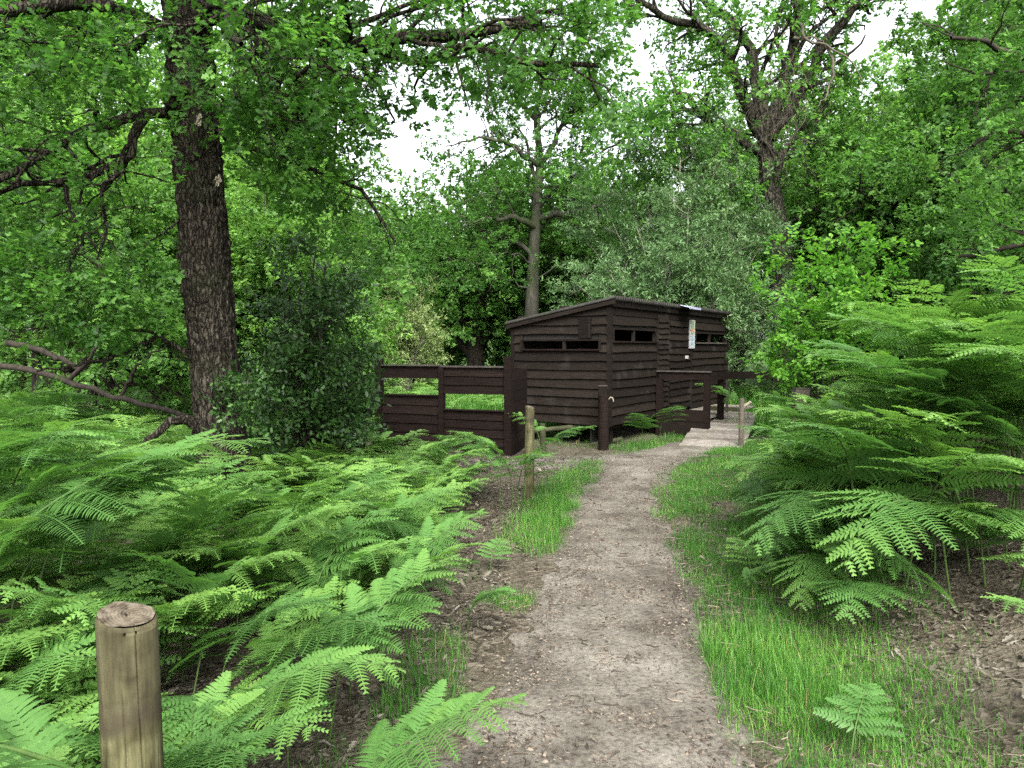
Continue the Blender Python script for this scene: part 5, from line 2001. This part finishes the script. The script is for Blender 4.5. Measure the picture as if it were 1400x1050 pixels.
# long tufts on the right verge, near; at the bank foot; along the left edge
for (tx, ty, rad, n, h) in ((1.14, 3.62, .26, 1900, .22), (1.26, 3.30, .28, 1700, .20), (1.24, 3.98, .24, 1500, .21), (1.46, 3.6, .34, 1500, .17), (1.50, 3.05, .32, 1200, .13), (1.34, 4.4, .3, 1300, .15), (1.7, 3.5, .35, 700, .12), (1.42, 2.7, .3, 700, .11), (1.62, 4.2, .3, 600, .11), (1.5, 5.4, .35, 1300, .13), (1.95, 5.2, .3, 700, .13),
                            (2.3, 6.3, .34, 2300, .24), (2.55, 7.0, .36, 2300, .25), (2.15, 5.6, .3, 1200, .18), (2.85, 8.1, .4, 1500, .22), (1.45, 6.0, .25, 800, .13), (1.6, 7.3, .28, 1100, .13), (1.78, 8.3, .3, 1300, .15),
                            (.30, 6.9, .20, 1300, .2), (.42, 7.6, .22, 1400, .22), (.22, 6.2, .2, 700, .17), (-.02, 4.75, .13, 1000, .10), (.5, 8.4, .26, 1300, .2), (.75, 9.2, .26, 1000, .18), (-.38, 3.35, .16, 220, .13), (-.52, 2.75, .18, 350, .15),
                            (1.9, 12.0, .3, 900, .17), (2.3, 12.35, .3, 1000, .2), (1.62, 4.95, .2, 500, .14), (3.3, 10.2, .45, 1800, .2), (3.55, 11.4, .4, 1500, .2), (2.3, 9.2, .4, 1500, .14), (1.75, 3.0, .25, 400, .10), (1.9, 3.6, .2, 250, .10)):
    r = np.sqrt(RNG.random(n)) * rad * (1 + .45 * np.abs(RNG.normal(size=n)))
    a = RNG.uniform(0, 6.28, n)
    x, y = tx + r * np.cos(a), ty + r * np.sin(a)
    k = np.abs(x - cx(y)) > hw(y) - .10
    x, y = x[k], y[k]
    sets.append((x, y, .62 * h * RNG.uniform(.5, 1.15, len(x)), np.full(len(x), .0034)))
# the sunlit meadow seen through the screen and under the hide
x, y = grass_points(60000, (-9, 7), (13.6, 26), lambda x, y: np.where((y > 14.2) | (x < 0), .8, .5) * np.where((x > 1.0) & (y < 17.8) & (x < 1.54 + .62 * (y - 12.2) + 1.4) & (x > 1.54 + .62 * (y - 13.6) - .2), .0, 1.0))
sets.append((x, y, RNG.uniform(.25, .6, len(x)), np.full(len(x), .016)))
x, y, h, w = (np.concatenate([s[k] for s in sets]) for k in range(4))
N = len(x)
a = RNG.uniform(0, 6.28, N)
lean = np.abs(RNG.normal(.95, .6, N)).clip(0, 1.9)
h = h * RNG.uniform(.55, 1.25, N)
R = np.zeros((N, 3, 3))
ca, sa = np.cos(a), np.sin(a)
R[:, 0, 0], R[:, 1, 0] = ca * h * lean, sa * h * lean
R[:, 0, 1], R[:, 1, 1] = -sa * w, ca * w
R[:, 2, 2] = h * np.sqrt(np.maximum(.15, 1 - (lean * .55) ** 2))
tint = np.clip(.36 + .50 * (n2(x, y, .35, 61) - .5) + .3 * (n2(x, y, 1.2, 62) - .5) + RNG.normal(0, .17, N), .02, .80)
tint = np.where(RNG.random(N) < .03, RNG.uniform(.9, 1.1, N), tint)
V, Q, t = scatter(blade_t, blade_q, R, np.stack([x, y, ground_z(x, y) - .004], 1), tint)
tag(link('grass', mesh_data('grass', V, Q, M_GRASS, t)), 'green grass of the path verges and the clearing', 'grass', kind='stuff')

# ------------------------------------------------------------------ dead leaves, twigs, grit
M_LITTER = tint_mat('dead_leaf', [(0, (.022, .0185, .0125)), (.35, (.052, .0445, .032)), (.7, (.098, .086, .065)), (1, (.19, .172, .14))], rough=.75, spec=.25)
M_TWIG = tint_mat('litter_twig', [(0, (.025, .019, .015)), (.6, (.075, .058, .044)), (1, (.18, .15, .115))], rough=.85)
lv, lq = leaf_template([(0, .03), (.2, .16), (.35, .12), (.55, .27), (.7, .17), (.85, .22), (1, .04)], True, bend=-.25, fold=.5)


def litter_density(x, y):
    onp = np.abs(x - cx(y)) < hw(y) * .92
    el = cx(y) - hw(y) - x
    er = x - cx(y) - hw(y)
    d = np.where(onp, .022, 0)
    d = np.where((el > -.05) & (el < 3.0), .9 * sstep(n2(x, y, .5, 71), .1, .5) * sstep(el, -.05, .25), d)
    d = np.where((er > .2) & (y < 5.4), .6 * sstep(er, .2, .7) * sstep(n2(x, y, .4, 75), .15, .6), d)
    d = np.where((er > .2) & (y >= 5.4), .25, d)
    d = np.where((er > -.05) & (er <= .2), .12, d)
    return d


x, y = grass_points(90000, (-2.6, 4.2), (1.8, 11.0), litter_density)
N = len(x)
sc = np.abs(RNG.normal(.012, .020, N)).clip(.008, .06) + .004
a, ti, ro = RNG.uniform(0, 6.28, N), RNG.normal(0, .35, N), RNG.normal(0, .35, N)
d = np.stack([np.cos(a) * np.cos(ti), np.sin(a) * np.cos(ti), np.sin(ti)], 1)
up = np.array([0, 0, 1.]) + RNG.normal(0, .35, (N, 3))
Y = unit(np.cross(up, d))
Z = np.cross(d, Y)
R = np.stack([d, Y * RNG.uniform(.7, 1.2, (N, 1)), Z * RNG.choice([-1, 1], (N, 1))], 2) * sc[:, None, None]
onpath = np.abs(x - cx(y)) < hw(y)
zz = ground_z(x, y) + np.where(onpath, .03, .012) + RNG.uniform(0, .012, N)
V, Q, t = scatter(lv, lq, R, np.stack([x, y, zz], 1), np.clip(RNG.normal(.40, .26, N) + .35 * (n2(x, y, .5, 77) - .5), 0, 1))
tag(link('leaf_litter', mesh_data('leaf_litter', V, Q, M_LITTER, t)), 'brown fallen oak leaves scattered beside the path', 'dead leaves', kind='stuff')
# twigs and dry stalks
n1 = 4200
x1 = RNG.uniform(-1.6, 3.4, n1)
y1 = RNG.uniform(1.9, 10.5, n1)
st = np.stack([x1, y1, ground_z(x1, y1) + .028], 1)
a = RNG.uniform(0, 6.28, n1)
ln = RNG.uniform(.02, .12, n1) * np.where(np.abs(x1 - cx(y1)) < hw(y1), .6, 1.3)
dd = np.stack([np.cos(a), np.sin(a), RNG.normal(0, .10, n1)], 1)
C = np.stack([st + dd * (ln * f)[:, None] + np.stack([-np.sin(a), np.cos(a), 0 * a], 1) * (ln * .12 * RNG.normal(size=n1) * f * (1 - f) * 4)[:, None] for f in np.linspace(0, 1, 4)], 1)
V, Q = tubes(C, np.broadcast_to(RNG.uniform(.0009, .0028, (n1, 1)), (n1, 4)), 4)
tw_t = np.repeat(RNG.random(n1), 16)
tag(link('twig_litter', mesh_data('twig_litter', V, Q, M_TWIG, tw_t)), 'thin broken twigs scattered over path and litter', 'twigs', kind='stuff')
# crumbs of bark and grit on the path
crumb = np.array([(-.5, -.4, 0), (.5, -.35, 0), (.45, .4, 0), (-.4, .45, 0), (-.25, -.2, .4), (.3, -.15, .5), (.2, .2, .35), (-.2, .25, .45)], float)
x = cx(0 * RNG.random(44000)) * 0
yy = 1.9 + 9.5 * RNG.random(44000) ** 1.3
xx = cx(yy) + hw(yy) * RNG.normal(0, .55, 44000)
sz = np.abs(RNG.normal(.0, .0045, 44000)) + .0014
a = RNG.uniform(0, 6.28, 44000)
R = np.zeros((44000, 3, 3))
R[:, 0, 0], R[:, 0, 1], R[:, 1, 0], R[:, 1, 1], R[:, 2, 2] = np.cos(a) * sz * 1.7, -np.sin(a) * sz, np.sin(a) * sz * 1.7, np.cos(a) * sz, sz
V, Q, t = scatter(crumb, np.array(BOXQ), R, np.stack([xx, yy, ground_z(xx, yy) + .020], 1), RNG.random(44000))
tag(link('path_debris', mesh_data('path_debris', V, Q, M_TWIG, t)), 'crumbs of bark and grit strewn on the path', 'debris', kind='stuff')

# a dry bracken stalk propped against the right bank
t = thing('dead_stalk', 'dry pale brown bracken stalk leaning from the grass into the right bank', 'stalk', tuple(P(1182, 806, 4.95)))
p = resample(np.array([[0, 0, -.05], [-.14, .12, .22], [-.30, .26, .46]]), 12)
V, Q = tubes(p[None], np.linspace(.0065, .003, 12)[None], 7)
link('stem', mesh_data('stem', V, Q, M_DEAD, np.full(len(V), .5), True), t)
p = resample(np.array([[-.10, .09, .16], [-.02, .10, .25], [.02, .08, .27]]), 8)
V, Q = tubes(p[None], np.linspace(.004, .002, 8)[None], 6)
link('side_shoot', mesh_data('side_shoot', V, Q, M_DEAD, np.full(len(V), .5), True), t)
